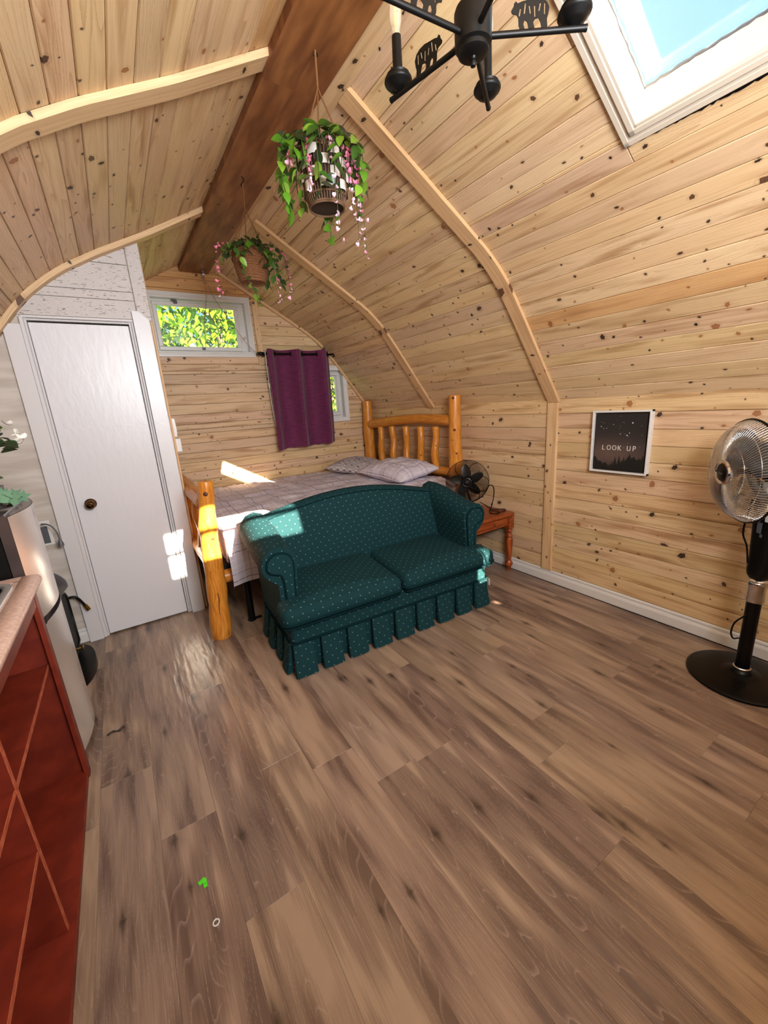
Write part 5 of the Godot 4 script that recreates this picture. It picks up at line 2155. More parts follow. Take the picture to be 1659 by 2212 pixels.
# a flat bear cut from sheet metal with slots, standing on the arm
func bear(parent: Node, d: Vector3) -> void:
	var c := CSGCombiner3D.new()
	c.name = "bear_cutout"
	var pts := PackedVector2Array()
	for q in [[-0.040, 0.0], [-0.026, 0.0], [-0.023, 0.012], [-0.018, 0.020], [-0.010, 0.018], [-0.006, 0.012], [-0.010, 0.0], [0.004, 0.0], [0.008, 0.014], [0.014, 0.018], [0.017, 0.010], [0.014, 0.002], [0.024, 0.0], [0.028, 0.008], [0.029, 0.022], [0.033, 0.028], [0.044, 0.031], [0.046, 0.036], [0.041, 0.043], [0.039, 0.050], [0.035, 0.053], [0.031, 0.049], [0.022, 0.052], [0.008, 0.054], [-0.010, 0.057], [-0.026, 0.055], [-0.037, 0.049], [-0.043, 0.038], [-0.041, 0.026], [-0.038, 0.016]]:
		pts.append(Vector2(q[0], q[1]))
	var p := CSGPolygon3D.new()
	p.name = "bear_shape"
	p.polygon = pts
	p.depth = 0.0016
	c.add_child(p)
	for k in 6:
		var x := -0.032 + 0.0115 * k
		var s := CSGBox3D.new()
		s.name = "slot"
		s.operation = CSGShape3D.OPERATION_SUBTRACTION
		s.size = Vector3(0.0028, 0.021 if k % 2 == 0 else 0.015, 0.01)
		s.position = Vector3(x, 0.036 + 0.004 * sin(k * 2.1), -0.001)
		s.rotation.z = 0.22 * sin(k * 1.7)
		c.add_child(s, true)
	c.material_override = M.black_satin
	c.transform = Transform3D(Basis(-d, Vector3.UP, (-d).cross(Vector3.UP)), d * 0.135 + Vector3(0, 0.0055, 0))
	parent.add_child(c, true)


func leaf_mesh() -> ArrayMesh:
	var rows := []
	for i in 8:
		var f := i / 7.0
		var hw := 0.30 * pow(sin(PI * pow(clampf(f, 0.0, 1.0), 0.75)), 0.9)
		var row := []
		for j in 5:
			var g := j / 4.0 * 2.0 - 1.0
			row.append(Vector3(g * hw, 0.10 * absf(g) * hw * 2.0 - 0.22 * f * f, f))
		rows.append(row)
	var m := MB.new()
	m.grid(rows)
	return m.mesh()


func petal_mesh() -> ArrayMesh:
	var m := MB.new()
	for k in 3:
		var a := TAU * k / 3.0
		var rows := []
		for i in 4:
			var f := i / 3.0
			var hw := 0.42 * sin(PI * clampf(0.15 + 0.75 * f, 0.0, 1.0))
			var row := []
			for j in 3:
				var g := j - 1.0
				row.append(Vector3(g * hw, 0.5 * f * f + 0.15 * absf(g), f * 0.8).rotated(Vector3.UP, a))
			rows.append(row)
		m.grid(rows)
	return m.mesh()


func vine(parent: Node, lm: Mesh, path: Array, leaf: float, step: float, r: RandomNumberGenerator, hues: Array, rad := 0.0016) -> void:
	var c := curve(path, 6)
	var s := MB.new()
	s.tube(c, rad, 5)
	var stem := obj("stem", s, M.stem, parent)
	var acc := 0.0
	var flip := 1.0
	for i in range(1, c.size()):
		acc += (c[i] - c[i - 1]).length()
		if acc < step:
			continue
		acc = 0.0
		flip = -flip
		var d: Vector3 = (c[i] - c[i - 1]).normalized()
		var side := d.cross(Vector3.UP)
		if side.length() < 0.2:
			side = Vector3(r.randf_range(-1, 1), 0, r.randf_range(-1, 1))
		side = side.normalized() * flip
		var z: Vector3 = (side * r.randf_range(0.6, 1.0) + d * r.randf_range(0.1, 0.9) + Vector3(0, r.randf_range(-0.6, 0.25), 0)).normalized()
		var y: Vector3 = (Vector3.UP * 0.8 + Vector3(r.randf_range(-0.8, 0.8), 0, r.randf_range(-0.2, 0.9))).normalized()
		y = (y - z * y.dot(z)).normalized()
		var l := leaf * r.randf_range(0.75, 1.2)
		var o := obj("leaf", lm, M["leaf%d" % hues[r.randi_range(0, hues.size() - 1)]], stem)
		o.transform = Transform3D(Basis(y.cross(z), y, z) * l, c[i])


func blossoms(parent: Node, pm: Mesh, path: Array, r: RandomNumberGenerator, pale: bool, size := 0.013) -> void:
	var c := curve(path, 6)
	var s := MB.new()
	s.tube(c, 0.0011, 5)
	var strand := obj("flower_strand", s, M.stem, parent)
	for i in range(2, c.size()):
		if i % 2 == 1 and r.randf() < 0.3:
			continue
		var k := i / float(c.size())
		var o := obj("blossom", pm, M.petal_pale if (pale or k > 0.7) and r.randf() < 0.8 else M.petal, strand)
		var b := Basis.from_euler(Vector3(r.randf_range(-1.2, 1.2), r.randf() * TAU, r.randf_range(-1.2, 1.2)))
		o.transform = Transform3D(b * (size * r.randf_range(0.75, 1.25)), c[i] + Vector3(r.randf_range(-1, 1), 0, r.randf_range(-1, 1)) * 0.008)


func planters() -> void:
	var lm := leaf_mesh()
	var pm := petal_mesh()
	var r := RandomNumberGenerator.new()
	r.seed = 314
	# nearer basket, woven with white bands
	var A := Vector3(0.885, 2.225, -1.67)
	var a := thing("hanging_basket", "woven hanging basket with checkered white bands, the nearer of the two", "hanging basket", A, 0.0, "baskets hanging from the beam")
	var sh := [[0.0, 0.068], [0.03, 0.076], [0.07, 0.084], [0.11, 0.090], [0.15, 0.092], [0.185, 0.088]]
	var wk := MB.new()
	for k in 44:
		var an := TAU * k / 44.0
		var pts := []
		for q in sh:
			pts.append(Vector3(cos(an) * q[1], q[0], sin(an) * q[1]))
		wk.tube(pts, 0.0024, 5)
	for q in [[0.0, 0.068], [0.006, 0.070], [0.034, 0.078], [0.185, 0.088], [0.19, 0.089]]:
		var p := []
		for k in 37:
			p.append(Vector3(cos(TAU * k / 36.0) * q[1], q[0], sin(TAU * k / 36.0) * q[1]))
		wk.tube(p, 0.0035, 6, false)
	obj("wicker_stakes", wk, M.wicker, a)
	var li := MB.new()
	li.lathe([Vector2(0.0005, 0.004), Vector2(0.064, 0.004), Vector2(0.072, 0.03), Vector2(0.080, 0.07), Vector2(0.086, 0.11), Vector2(0.087, 0.17)], 32)
	obj("basket_lining", li, M.wicker_dark, a)
	for row in 4:
		for k in 14:
			if (row + k) % 2 == 1:
				continue
			var y0 := 0.042 + row * 0.034
			var rows := []
			for i in 5:
				var f := i / 4.0
				var rad := 0.0855 + 0.010 * (y0 - 0.03) / 0.1
				var line := []
				for j in 5:
					var an := TAU * (k + 0.02 + 0.96 * j / 4.0) / 14.0
					var bl := 0.004 * sin(PI * j / 4.0)
					line.append(Vector3(cos(an) * (rad + bl), y0 + 0.032 * f, sin(an) * (rad + bl)))
				rows.append(line)
			var m := MB.new()
			m.grid(rows)
			obj("white_band", m, M.weave_white, a)
	var ro := MB.new()
	var top := Vector3(0.005, 2.735 - A.y, 0.0)
	var knot := Vector3(0.003, 2.62 - A.y, 0.0)
	ro.tube([top, knot], 0.0042, 7)
	for k in 3:
		var an := TAU * k / 3.0 + 2.9
		ro.tube([knot, Vector3(cos(an) * 0.088, 0.187, sin(an) * 0.088)], 0.0028, 7)
	obj("rope", ro, M.rope, a)
	var hk := MB.new()
	hk.tube(curve([top + Vector3(0, 0.002, 0), top + Vector3(0.008, -0.012, 0), top + Vector3(0, -0.022, 0), top + Vector3(-0.008, -0.014, 0)], 4), 0.0022, 6)
	obj("hook", hk, M.black_satin, a)
	var pa := thing("trailing_plant", "leafy artificial trailing plant with pink blossoms in the nearer hanging basket", "hanging plant", A + Vector3(0, 0.18, 0), 0.0, "plants in the hanging baskets")
	for k in 25:
		var an := TAU * k / 25.0 + r.randf_range(-0.15, 0.15)
		var d := Vector3(cos(an), 0, sin(an))
		var L := r.randf_range(0.05, 0.24)
		var out := r.randf_range(0.115, 0.165)
		if k % 4 == 0:
			L = r.randf_range(-0.05, 0.03)
			out = r.randf_range(0.12, 0.17)
		vine(pa, lm, [d * 0.03, d * 0.08 + Vector3(0, 0.045, 0), d * out + Vector3(0, 0.01, 0), d * (out + 0.012) + Vector3(0, -L * 0.5, 0), d * (out - 0.005) + Vector3(0, -L, 0)], 0.056, 0.021, r, [0, 0, 1, 1, 1, 2, 3])
	for k in 12:
		var an := r.randf() * TAU
		var d := Vector3(cos(an), 0, sin(an))
		vine(pa, lm, [Vector3(0, -0.02, 0), d * 0.03 + Vector3(0, 0.03, 0), d * 0.07 + Vector3(0, r.randf_range(0.02, 0.075), 0)], 0.050, 0.020, r, [0, 1, 1, 2])
	for q in [[0.11, 0.03, 0.30], [0.085, 0.09, 0.24], [-0.02, 0.115, 0.34], [0.12, 0.06, 0.36], [-0.10, 0.075, 0.17], [0.035, 0.12, 0.22], [-0.13, 0.0, 0.06]]:
		blossoms(pa, pm, [Vector3(q[0] * 0.6, 0.02, q[1] * 0.6), Vector3(q[0], -0.02, q[1]), Vector3(q[0] * 1.08, -q[2] * 0.55, q[1] * 1.08), Vector3(q[0] * 1.1, -q[2], q[1] * 1.1)], r, q[2] > 0.25)
	# farther basket, wrapped in coarse rope
	var Bp := Vector3(0.855, 2.195, -2.62)
	var b := thing("hanging_basket", "brown rope-wrapped hanging basket, the one nearer the gable window", "hanging basket", Bp, 0.0, "baskets hanging from the beam")
	var cb := MB.new()
	var n := 13
	for i in n:
		var f := i / float(n - 1)
		var rad := lerpf(0.066, 0.098, pow(f, 0.7)) - 0.008 * maxf(0.0, f - 0.8) * 5.0
		var p := []
		for k in 41:
			var an := TAU * k / 40.0
			p.append(Vector3(cos(an) * rad, 0.008 + 0.150 * f + 0.0015 * sin(an * 3.0 + i), sin(an) * rad))
		cb.tube(p, 0.0095, 7, false, Vector2.ONE, 0.22, i + 3)
	cb.lathe([Vector2(0.0005, 0.002), Vector2(0.064, 0.003), Vector2(0.09, 0.12), Vector2(0.092, 0.14)], 28)
	obj("basket", cb, M.basket_brown, b)
	var rb := MB.new()
	var top2 := Vector3(0.012, 2.735 - Bp.y, 0.0)
	var kn2 := Vector3(0.006, 2.58 - Bp.y, 0.0)
	rb.tube([top2 + Vector3(0, -0.035, 0), kn2], 0.0046, 7)
	for k in 3:
		var an := TAU * k / 3.0 + 2.7
		rb.tube([kn2, Vector3(cos(an) * 0.093, 0.158, sin(an) * 0.093)], 0.0028, 7)
	obj("rope", rb, M.rope, b)
	var h2 := MB.new()
	h2.tube(curve([top2, top2 + Vector3(0.009, -0.014, 0), top2 + Vector3(0.0, -0.03, 0), top2 + Vector3(-0.010, -0.045, 0), top2 + Vector3(0.004, -0.056, 0)], 4), 0.003, 6)
	obj("hook", h2, M.black_satin, b)
	var pb := thing("trailing_plant", "dark leafy artificial plant with pink strands in the rope-wrapped basket", "hanging plant", Bp + Vector3(0, 0.15, 0), 0.0, "plants in the hanging baskets")
	for k in 16:
		var an := TAU * k / 16.0 + r.randf_range(-0.2, 0.2)
		var d := Vector3(cos(an), 0, sin(an))
		var L := r.randf_range(-0.04, 0.06)
		if d.x > 0.1:
			L = r.randf_range(0.05, 0.16)
		var out := r.randf_range(0.10, 0.15)
		vine(pb, lm, [d * 0.03, d * 0.07 + Vector3(0, 0.05, 0), d * out + Vector3(0, 0.02, 0), d * (out + 0.015) + Vector3(0, -L * 0.5, 0), d * (out + 0.01) + Vector3(0, -L, 0)], 0.055, 0.026, r, [0, 0, 2, 2, 1])
	for q in [[0.16, -0.01, 0.10], [0.19, 0.05, 0.05], [-0.15, 0.03, 0.02]]:
		vine(pb, lm, [Vector3(q[0] * 0.2, 0.0, q[1]), Vector3(q[0] * 0.6, 0.05, q[1]), Vector3(q[0], -q[2] * 0.4, q[1]), Vector3(q[0] * 1.1, -q[2] - 0.04, q[1])], 0.044, 0.026, r, [0, 2, 2, 1])
	vine(pb, lm, [Vector3(-0.05, 0.0, 0.06), Vector3(-0.09, -0.04, 0.10), Vector3(-0.075, -0.14, 0.11), Vector3(-0.035, -0.22, 0.11), Vector3(-0.005, -0.29, 0.11)], 0.046, 0.022, r, [0, 1, 3])
	for k in 14:
		var an := r.randf() * TAU
		var d := Vector3(cos(an), 0, sin(an))
		vine(pb, lm, [Vector3(0, -0.02, 0), d * 0.03 + Vector3(0, 0.03, 0), d * 0.07 + Vector3(0, r.randf_range(0.02, 0.07), 0)], 0.044, 0.024, r, [0, 1, 2])
	for q in [[-0.20, 0.02, 0.24], [0.13, 0.06, 0.26], [0.21, 0.03, 0.22]]:
		blossoms(pb, pm, [Vector3(q[0] * 0.4, 0.02, q[1]), Vector3(q[0] * 0.9, 0.02, q[1]), Vector3(q[0], -q[2] * 0.5, q[1]), Vector3(q[0] * 1.02, -q[2], q[1])], r, false, 0.014)


# ---------- kitchen corner ----------

func kitchen() -> void:
	var c := thing("kitchen_cabinet", "open rust-red base cabinet with crossing shelves under the worktop", "cabinet", Vector3(-0.63, 0, -0.75))
	var o := -c.position
	var z0 := -1.935
	var z1 := 0.50
	var part := func(called: String, lo: Vector3, hi: Vector3, m: Material = M.red) -> Node3D:
		var b := MB.new()
		b.box(hi - lo, 0.0015, at((lo + hi) * 0.5 + o))
		return obj(called, b, m, c)
	part.call("side_panel", Vector3(-0.88, 0.0, z0), Vector3(-0.385, 0.862, z0 + 0.018))
	part.call("stile", Vector3(-0.385, 0.0, z0), Vector3(-0.368, 0.862, z0 + 0.045))
	part.call("back_panel", Vector3(-0.895, 0.0, z0), Vector3(-0.88, 0.862, z1))
	part.call("bottom_panel", Vector3(-0.88, 0.001, z0 + 0.018), Vector3(-0.372, 0.028, z1))
	part.call("top_rail", Vector3(-0.39, 0.80, z0 + 0.045), Vector3(-0.370, 0.862, z1))
	var sh := func(lo: Vector3, hi: Vector3) -> void:
		var p: Node3D = part.call("shelf", lo, hi)
		var e := MB.new()
		e.box(Vector3(0.002, hi.y - lo.y, hi.z - lo.z), 0.0, at(Vector3(hi.x + 0.0005, (lo.y + hi.y) * 0.5, (lo.z + hi.z) * 0.5) + o))
		obj("raw_edge", e, M.red_edge, p)
	sh.call(Vector3(-0.88, 0.535, z0 + 0.02), Vector3(-0.394, 0.549, z1))
	sh.call(Vector3(-0.88, 0.325, -1.245), Vector3(-0.394, 0.339, z1))
	sh.call(Vector3(-0.88, 0.029, -1.262), Vector3(-0.392, 0.80, -1.247))
	part.call("cleat", Vector3(-0.86, 0.518, z0 + 0.018), Vector3(-0.402, 0.536, z0 + 0.034))
	# worktop with a bull-nosed front edge, cut out for the sink
	var w := thing("worktop", "pinkish speckled laminate kitchen worktop with rounded front edge", "worktop", Vector3(-0.63, 0.864, -0.75))
	var q := -w.position
	var m := MB.new()
	var zs := -1.985
	var fx := [-0.405, -0.372, -0.358, -0.350, -0.348, -0.350, -0.357, -0.372, -0.405]
	var fy := [0.902, 0.902, 0.899, 0.892, 0.883, 0.872, 0.866, 0.864, 0.864]
	var outl := []
	for i in 9:
		outl.append(Vector3(fx[i], fy[i], zs) + q)
	m.prism(outl, Vector3(0, 0, z1 - zs), true)
	for e in [[-0.895, -0.80, zs, z1], [-0.80, -0.404, zs, -1.925], [-0.80, -0.404, -1.40, z1], [-0.42, -0.404, -1.93, -1.39]]:
		m.box(Vector3(e[1] - e[0], 0.038, e[3] - e[2]), 0.0, at(Vector3((e[0] + e[1]) * 0.5, 0.883, (e[2] + e[3]) * 0.5) + q))
	obj("top", m, M.laminate, w)
	var s := thing("sink", "dark sink set in the pinkish worktop", "sink", Vector3(-0.61, 0.902, -1.66))
	var pl := round_poly([Vector2(-0.195, -0.275), Vector2(0.195, -0.275), Vector2(0.195, 0.27), Vector2(-0.195, 0.27)], 0.09, 72)
	var rows := []
	for k in [[-0.006, 0.0005], [-0.006, 0.004], [0.0, 0.006], [0.016, 0.006], [0.024, 0.0], [0.030, -0.02], [0.042, -0.14], [0.07, -0.155], [0.12, -0.157]]:
		var row := []
		for p in inset(pl, k[0]):
			row.append(Vector3(p.x, k[1], p.y))
		rows.append(row)
	var last := []
	for p in inset(pl, 0.12):
		last.append(Vector3(p.x * 0.02, -0.158, p.y * 0.02))
	rows.append(last)
	var sm := MB.new()
	sm.grid(rows.slice(0, 5), false, true)
	obj("rim", sm, M.steel, s)
	var sb := MB.new()
	sb.grid(rows.slice(3), false, true)
	obj("bowl", sb, M.black_satin, s)


func fridge() -> void:
	var f := thing("mini_fridge", "two-door mini fridge with curved silver doors between worktop and stove", "fridge", Vector3(-0.64, 0, -2.25))
	var o := -f.position
	var z0 := -2.485
	var z1 := -2.005
	var b := MB.new()
	b.box(Vector3(0.45, 1.11, z1 - z0 - 0.005), 0.006, at(Vector3(-0.655, 0.575, (z0 + z1) * 0.5) + o))
	obj("body", b, M.black_satin, f)
	# doors bow outwards
	for d in [[0.695, 1.135], [0.025, 0.672]]:
		var rows := []
		var outl := []
		for i in 15:
			var t := i / 14.0
			var z := lerpf(z1, z0, t)
			outl.append(Vector3(-0.398 + 0.038 * sin(PI * t), 0, z))
		var pr := [Vector3(-0.432, 0, z1)]
		pr.append_array(outl)
		pr.append(Vector3(-0.432, 0, z0))
		var base := []
		for p in pr:
			base.append(p + o + Vector3(0, d[0], 0))
		var side := MB.new()
		side.prism(base, Vector3(0, d[1] - d[0], 0))
		var door := obj("door", side, M.smoked, f)
		var lo := []
		var hi := []
		for p in outl:
			lo.append(p + o + Vector3(0.0015, d[0] + 0.002, 0))
			hi.append(p + o + Vector3(0.0015, d[1] - 0.002, 0))
		var sk := MB.new()
		sk.grid([lo, hi], false, false, Vector2.ONE, true)
		obj("door_skin", sk, M.steel, door)
	# recessed grip between the doors
	var g := MB.new()
	g.box(Vector3(0.045, 0.028, z1 - z0 - 0.05), 0.002, at(Vector3(-0.405, 0.684, (z0 + z1) * 0.5) + o))
	obj("door_grip", g, M.black_matte, f)
	var tp := MB.new()
	tp.box(Vector3(0.48, 0.012, z1 - z0), 0.003, at(Vector3(-0.645, 1.136, (z0 + z1) * 0.5) + o))
	obj("top_panel", tp, M.smoked, f)
	for z in [z0 + 0.04, z1 - 0.04]:
		var ft := MB.new()
		ft.lathe([Vector2(0.016, 0.0), Vector2(0.018, 0.004), Vector2(0.014, 0.022)], 14, at(Vector3(-0.46, 0, z) + o))
		obj("foot", ft, M.black_satin, f)
	var bk := MB.new()
	bk.box(Vector3(0.16, 0.008, 0.11), 0.001, at(Vector3(-0.50, 1.147, -2.36), Vector3(0, 0.5, 0)))
	tag(obj("notebook", bk, M.mauve), "thin mauve folder lying on top of the mini fridge", "folder")
	var st := MB.new()
	st.box(Vector3(0.20, 0.006, 0.014), 0.002, at(Vector3(-0.48, 1.146, -2.20), Vector3(0, 0.75, 0)))
	tag(obj("black_strap", st, M.black), "narrow black strap lying across the top of the mini fridge", "strap")


func stove() -> void:
	var s := thing("heating_stove", "black stove with an arched front and base plate beside the bathroom door", "stove", Vector3(-0.64, 0, -2.86))
	var o := -s.position
	# arched body seen nearly edge-on
	var outl := []
	for q in [[-2.60, 0.06], [-3.12, 0.06], [-3.12, 0.40]]:
		outl.append(Vector3(-0.85, q[1], q[0]) + o)
	for k in range(1, 12):
		var a := PI * k / 12.0
		outl.append(Vector3(-0.85, 0.40 + 0.13 * sin(a), -2.86 - 0.26 * cos(a)) + o)
	outl.append(Vector3(-0.85, 0.40, -2.60) + o)
	var b := MB.new()
	b.prism(outl, Vector3(0.385, 0, 0))
	obj("body", b, M.black, s)
	var fr := MB.new()
	var fo := []
	for q in [[-2.64, 0.10], [-3.08, 0.10], [-3.08, 0.39]]:
		fo.append(Vector3(-0.466, q[1], q[0]) + o)
	for k in range(1, 10):
		var a := PI * k / 10.0
		fo.append(Vector3(-0.466, 0.39 + 0.10 * sin(a), -2.86 - 0.22 * cos(a)) + o)
	fo.append(Vector3(-0.466, 0.39, -2.64) + o)
	fr.prism(fo, Vector3(0.012, 0, 0))
	var dr := obj("door", fr, M.black_matte, s)
	var rim := MB.new()
	var rp := fo.duplicate()
	rp.append(fo[0])
	for k in rp.size():
		rp[k] = rp[k] + Vector3(0.014, 0, 0)
	rim.tube(rp, 0.008, 8, false)
	obj("door_rim", rim, M.black, dr)
	# flue hood: banded quarter dome above the body
	for k in 3:
		var h := MB.new()
		var rows := []
		var r := 0.20 - 0.028 * k
		for i in 9:
			var a := PI * 0.5 * i / 8.0
			var row := []
			for j in 13:
				var w := PI * j / 12.0
				row.append(Vector3(-0.62 + (r + 0.02) * sin(w) * cos(a) * 1.0, 0.545 + 0.035 * k + (r * 0.62) * sin(a), -2.86 - 0.24 * cos(w) * cos(a) * (r / 0.20)) + o)
			rows.append(row)
		h.grid(rows)
		obj("hood_band", h, M.stove_grey, s)
	var fl := MB.new()
	fl.lathe([Vector2(0.075, 0.60), Vector2(0.075, 0.78), Vector2(0.08, 0.785), Vector2(0.0005, 0.79)], 24, at(Vector3(-0.72, 0, -2.9) + o))
	obj("flue", fl, M.stove_grey, s)
	# hearth plate with a rounded front
	var hp := []
	for k in 25:
		var a := -PI * 0.5 + PI * k / 24.0
		hp.append(Vector3(-0.47 + 0.105 * cos(a), 0.0, -2.86 - 0.25 * sin(a)) + o)
	hp.append(Vector3(-0.86, 0.0, -3.11) + o)
	hp.append(Vector3(-0.86, 0.0, -2.61) + o)
	var hm := MB.new()
	hm.prism(hp, Vector3(0, 0.055, 0), true)
	obj("hearth_plate", hm, M.black, s)
	var kb := MB.new()
	kb.tube([Vector3(-0.455, 0.115, -2.93) + o, Vector3(-0.425, 0.112, -2.93) + o], 0.005, 8)
	kb.lathe([Vector2(0.006, 0.0), Vector2(0.015, 0.004), Vector2(0.016, 0.010), Vector2(0.009, 0.014), Vector2(0.0005, 0.0145)], 16, Transform3D(Basis(Vector3.FORWARD, PI / 2), Vector3(-0.43, 0.112, -2.93) + o))
	obj("brass_knob", kb, M.brass, s)
	var gh := MB.new()
	gh.tube(curve([Vector3(-0.50, 0.36, -3.18), Vector3(-0.44, 0.365, -3.18), Vector3(-0.415, 0.35, -3.18), Vector3(-0.395, 0.31, -3.18), Vector3(-0.385, 0.285, -3.18)], 5), 0.008, 10)
	var gt := thing("gas_hose", "short black gas hose with a brass fitting behind the stove", "hose", Vector3.ZERO)
	obj("hose", gh, M.black, gt)
	var bf := MB.new()
	for k in 5:
		bf.lathe([Vector2(0.008, 0.0), Vector2(0.013, 0.001), Vector2(0.013, 0.006), Vector2(0.008, 0.007)], 10, Transform3D(Basis(Vector3(0, 0, 1), 0.35) * Basis(Vector3.RIGHT, PI), Vector3(-0.385 + 0.003 * k, 0.29 - 0.0085 * k, -3.18)))
	obj("brass_fitting", bf, M.brass, gt)
	var ot := thing("wall_outlet", "white wall outlet plate beside the bathroom door casing", "outlet", Vector3(-0.49, 0.80, ZP - 0.03))
	var pm := MB.new()
	pm.box(Vector3(0.07, 0.16, 0.006), 0.002, at(Vector3(0, 0, 0.003)))
	obj("plate", pm, M.vinyl, ot)
	var im := MB.new()
	im.box(Vector3(0.034, 0.11, 0.003), 0.001, at(Vector3(0, -0.01, 0.007)))
	obj("socket_face", im, M.plastic_grey, ot)
	var pc := thing("plug_cord", "grey power cord whose plug hangs loose beside the mini fridge", "cord", Vector3.ZERO)
	var cm := MB.new()
	cm.tube(curve([Vector3(-0.492, 0.862, ZP - 0.026), Vector3(-0.485, 0.872, ZP + 0.03), Vector3(-0.452, 0.868, -3.16), Vector3(-0.43, 0.84, -3.155), Vector3(-0.418, 0.80, -3.15), Vector3(-0.416, 0.765, -3.15)], 6), 0.0045, 8)
	obj("cord", cm, M.plastic_grey, pc)
	var gm := MB.new()
	gm.lathe([Vector2(0.006, 0.0), Vector2(0.009, -0.012), Vector2(0.015, -0.026), Vector2(0.016, -0.044), Vector2(0.0005, -0.045)], 14, at(Vector3(-0.416, 0.768, -3.15)))
	obj("plug", gm, M.plastic_grey, pc)
	var pn := MB.new()
	for k in 3:
		var a := TAU * k / 3.0
		pn.tube([Vector3(-0.416 + 0.007 * cos(a), 0.724, -3.15 + 0.007 * sin(a)), Vector3(-0.416 + 0.007 * cos(a), 0.708, -3.15 + 0.007 * sin(a))], 0.002, 6)
	obj("prong", pn, M.chrome, pc)
	# two small white boxes on the bathroom side wall
	var s1 := MB.new()
	var r1 := []
	for i in 9:
		var a := i / 8.0
		var x := 0.338 + 0.038 * (0.75 + 0.25 * sin(PI * (0.2 + 0.6 * a)))
		r1.append(Vector3(x, lerpf(1.325, 1.452, a), -3.30))
	var po := [Vector3(0.336, 1.325, -3.30)]
	po.append_array(r1)
	po.append(Vector3(0.336, 1.452, -3.30))
	s1.prism(po, Vector3(0, 0, -0.075))
	tag(obj("wall_control", s1, M.vinyl), "upper curved white plastic box on the bathroom corner above the bed", "wall control")
	var s2 := MB.new()
	s2.box(Vector3(0.052, 0.10, 0.075), 0.006, at(Vector3(0.365, 1.262, -3.34)))
	tag(obj("light_switch", s2, M.vinyl), "lower square white switch box on the bathroom corner above the bed", "light switch")


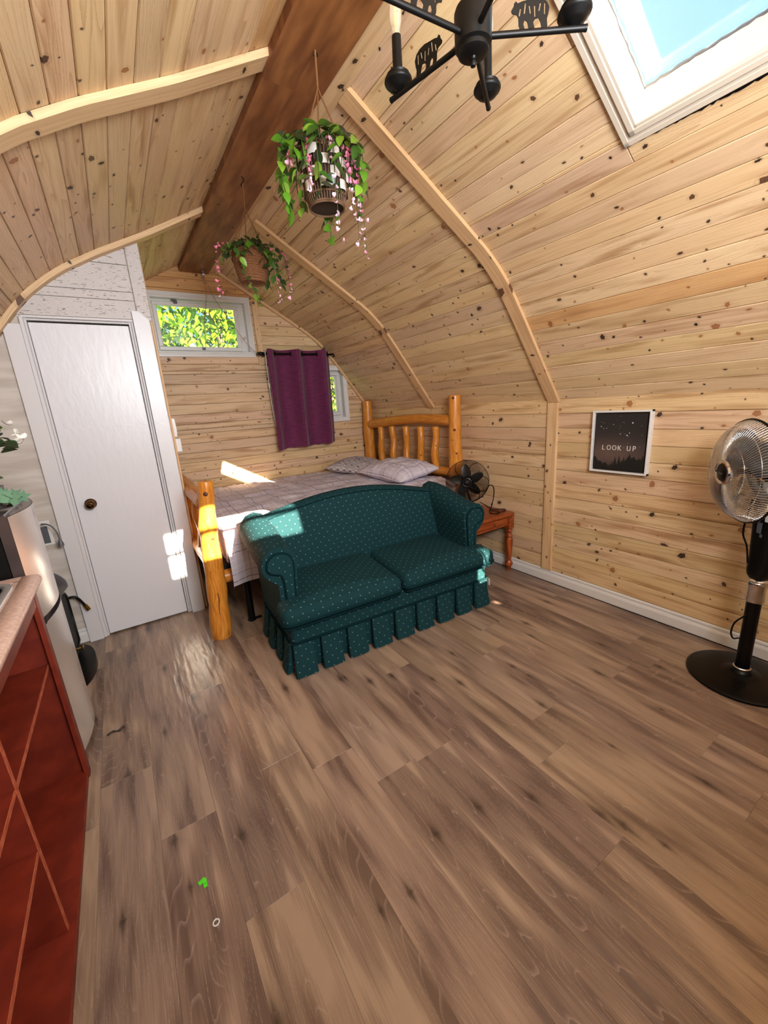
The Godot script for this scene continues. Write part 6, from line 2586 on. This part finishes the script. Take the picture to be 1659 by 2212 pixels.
func plants_left() -> void:
	var lm := leaf_mesh()
	var pm := petal_mesh()
	var r := RandomNumberGenerator.new()
	r.seed = 27
	var P := Vector3(-0.395, 1.152, -2.16)
	var t := thing("flower_plant", "artificial plant with dark leaves and white blossoms above the mini fridge", "plant", P)
	var pot := MB.new()
	pot.lathe([Vector2(0.0005, 0.0), Vector2(0.035, 0.0), Vector2(0.045, 0.08), Vector2(0.047, 0.085), Vector2(0.042, 0.085), Vector2(0.0005, 0.08)], 24, at(Vector3(-0.06, 0, 0)))
	obj("pot", pot, M.plastic_grey, t)
	var base := Vector3(-0.06, 0.08, 0)
	for q in [[0.03, 0.30, 0.0], [0.05, 0.27, 0.02], [0.04, 0.22, 0.05], [0.0, 0.33, -0.03], [0.06, 0.24, -0.03], [-0.05, 0.32, 0.03]]:
		vine(t, lm, [base, base + Vector3(q[0] * 0.3, q[1] * 0.55, q[2] * 0.4), base + Vector3(q[0], q[1] - 0.05, q[2]), base + Vector3(q[0] + 0.025, q[1] - 0.07, q[2] + 0.01)], 0.062, 0.032, r, [2, 2, 0], 0.002)
	for q in [[0.055, 0.315, 0.02], [0.075, 0.28, 0.0], [0.06, 0.25, 0.03], [0.085, 0.262, 0.02], [0.07, 0.24, 0.01]]:
		var o := obj("blossom", pm, M.petal_white, t)
		o.transform = Transform3D(Basis.from_euler(Vector3(r.randf_range(-0.4, 1.4), r.randf() * TAU, r.randf_range(-0.6, 0.6))) * 0.024, Vector3(q[0], q[1], q[2]))
	for k in 9:
		var lf := obj("leaf", lm, M["leaf%d" % [2, 0, 2][k % 3]], t)
		var z := Vector3(0.8 - 0.16 * k, 0.25 - 0.12 * (k % 4), 0.35 + 0.1 * (k % 3)).normalized()
		var y := Vector3(0.2, 0.9, 0.6 - 0.1 * (k % 3))
		y = (y - z * y.dot(z)).normalized()
		lf.transform = Transform3D(Basis(y.cross(z), y, z) * (0.058 + 0.006 * (k % 3)), Vector3(0.012 + 0.008 * (k % 4), 0.215 + 0.014 * k, 0.03))
	var t2 := thing("ivy_plant", "pale green artificial ivy trailing above the mini fridge", "plant", Vector3(-0.52, 1.152, -2.10))
	for k in 7:
		var st := Vector3(0.02 + 0.015 * k, 0.0, 0.02 * (k % 3) - 0.02)
		var c := curve([st * 0.3 + Vector3(0, 0.0, 0), st + Vector3(0, 0.09 - 0.006 * k, 0), st * 1.3 + Vector3(0.02, 0.06 - 0.004 * k, 0.01)], 6)
		var s := MB.new()
		s.tube(c, 0.0015, 5)
		var stem := obj("stem", s, M.stem, t2)
		for i in range(3, c.size(), 3):
			var im := MB.new()
			var y := Vector3(r.randf_range(-0.3, 0.3), 0.7, 0.8).normalized()
			var z := (Vector3(r.randf_range(-1, 1), r.randf_range(-0.5, 0.5), r.randf_range(-0.6, 0.6)))
			z = (z - y * y.dot(z)).normalized()
			var x := y.cross(z)
			var L := 0.034
			var star := []
			for j in 11:
				var a := PI * 2.0 * j / 11.0
				var rad := L * (1.0 if j % 2 == 0 else 0.5)
				star.append(c[i] + (x * sin(a) + z * cos(a)) * rad)
			for j in 11:
				im.tri(c[i], star[j], star[(j + 1) % 11])
			obj("leaf", im, M.ivy, stem)


func small_things() -> void:
	var g := MB.new()
	g.box(Vector3(0.012, 0.002, 0.030), 0.0006, at(Vector3(0.006, 0.0015, 0.0), Vector3(0, 0, 0.05)))
	g.box(Vector3(0.022, 0.002, 0.013), 0.0006, at(Vector3(-0.002, 0.0022, -0.010), Vector3(0, 0.35, 0)))
	var go := obj("plastic_clip", g, M.green_plastic)
	go.position = Vector3(-0.042, 0, -1.163)
	tag(go, "tiny bright green plastic clip on the floor planks", "clip")
	var w := MB.new()
	var p := []
	for k in 25:
		p.append(Vector3(cos(TAU * k / 24.0) * 0.0085, 0.0022, sin(TAU * k / 24.0) * 0.0085))
	w.tube(p, 0.0022, 6, false)
	var wo := obj("washer", w, M.vinyl)
	wo.position = Vector3(-0.028, 0, -1.03)
	tag(wo, "tiny pale ring lying on the floor near the green clip", "ring")
	var b := MB.new()
	b.tube(curve([Vector3(-0.035, 0.004, 0.004), Vector3(-0.012, 0.008, -0.004), Vector3(0.012, 0.005, 0.003), Vector3(0.03, 0.009, -0.006), Vector3(0.038, 0.005, -0.012)], 4), [0.002, 0.004, 0.005, 0.004, 0.005, 0.006, 0.004, 0.003, 0.005, 0.006, 0.005, 0.004, 0.005, 0.006, 0.004, 0.002, 0.002], 7, true, Vector2.ONE, 0.3, 5)
	var bo := obj("bark_scrap", b, M.frame_brown)
	bo.position = Vector3(-0.275, 0, -2.12)
	tag(bo, "small dark scrap of bark on the floor beside the red cabinet", "bark scrap")
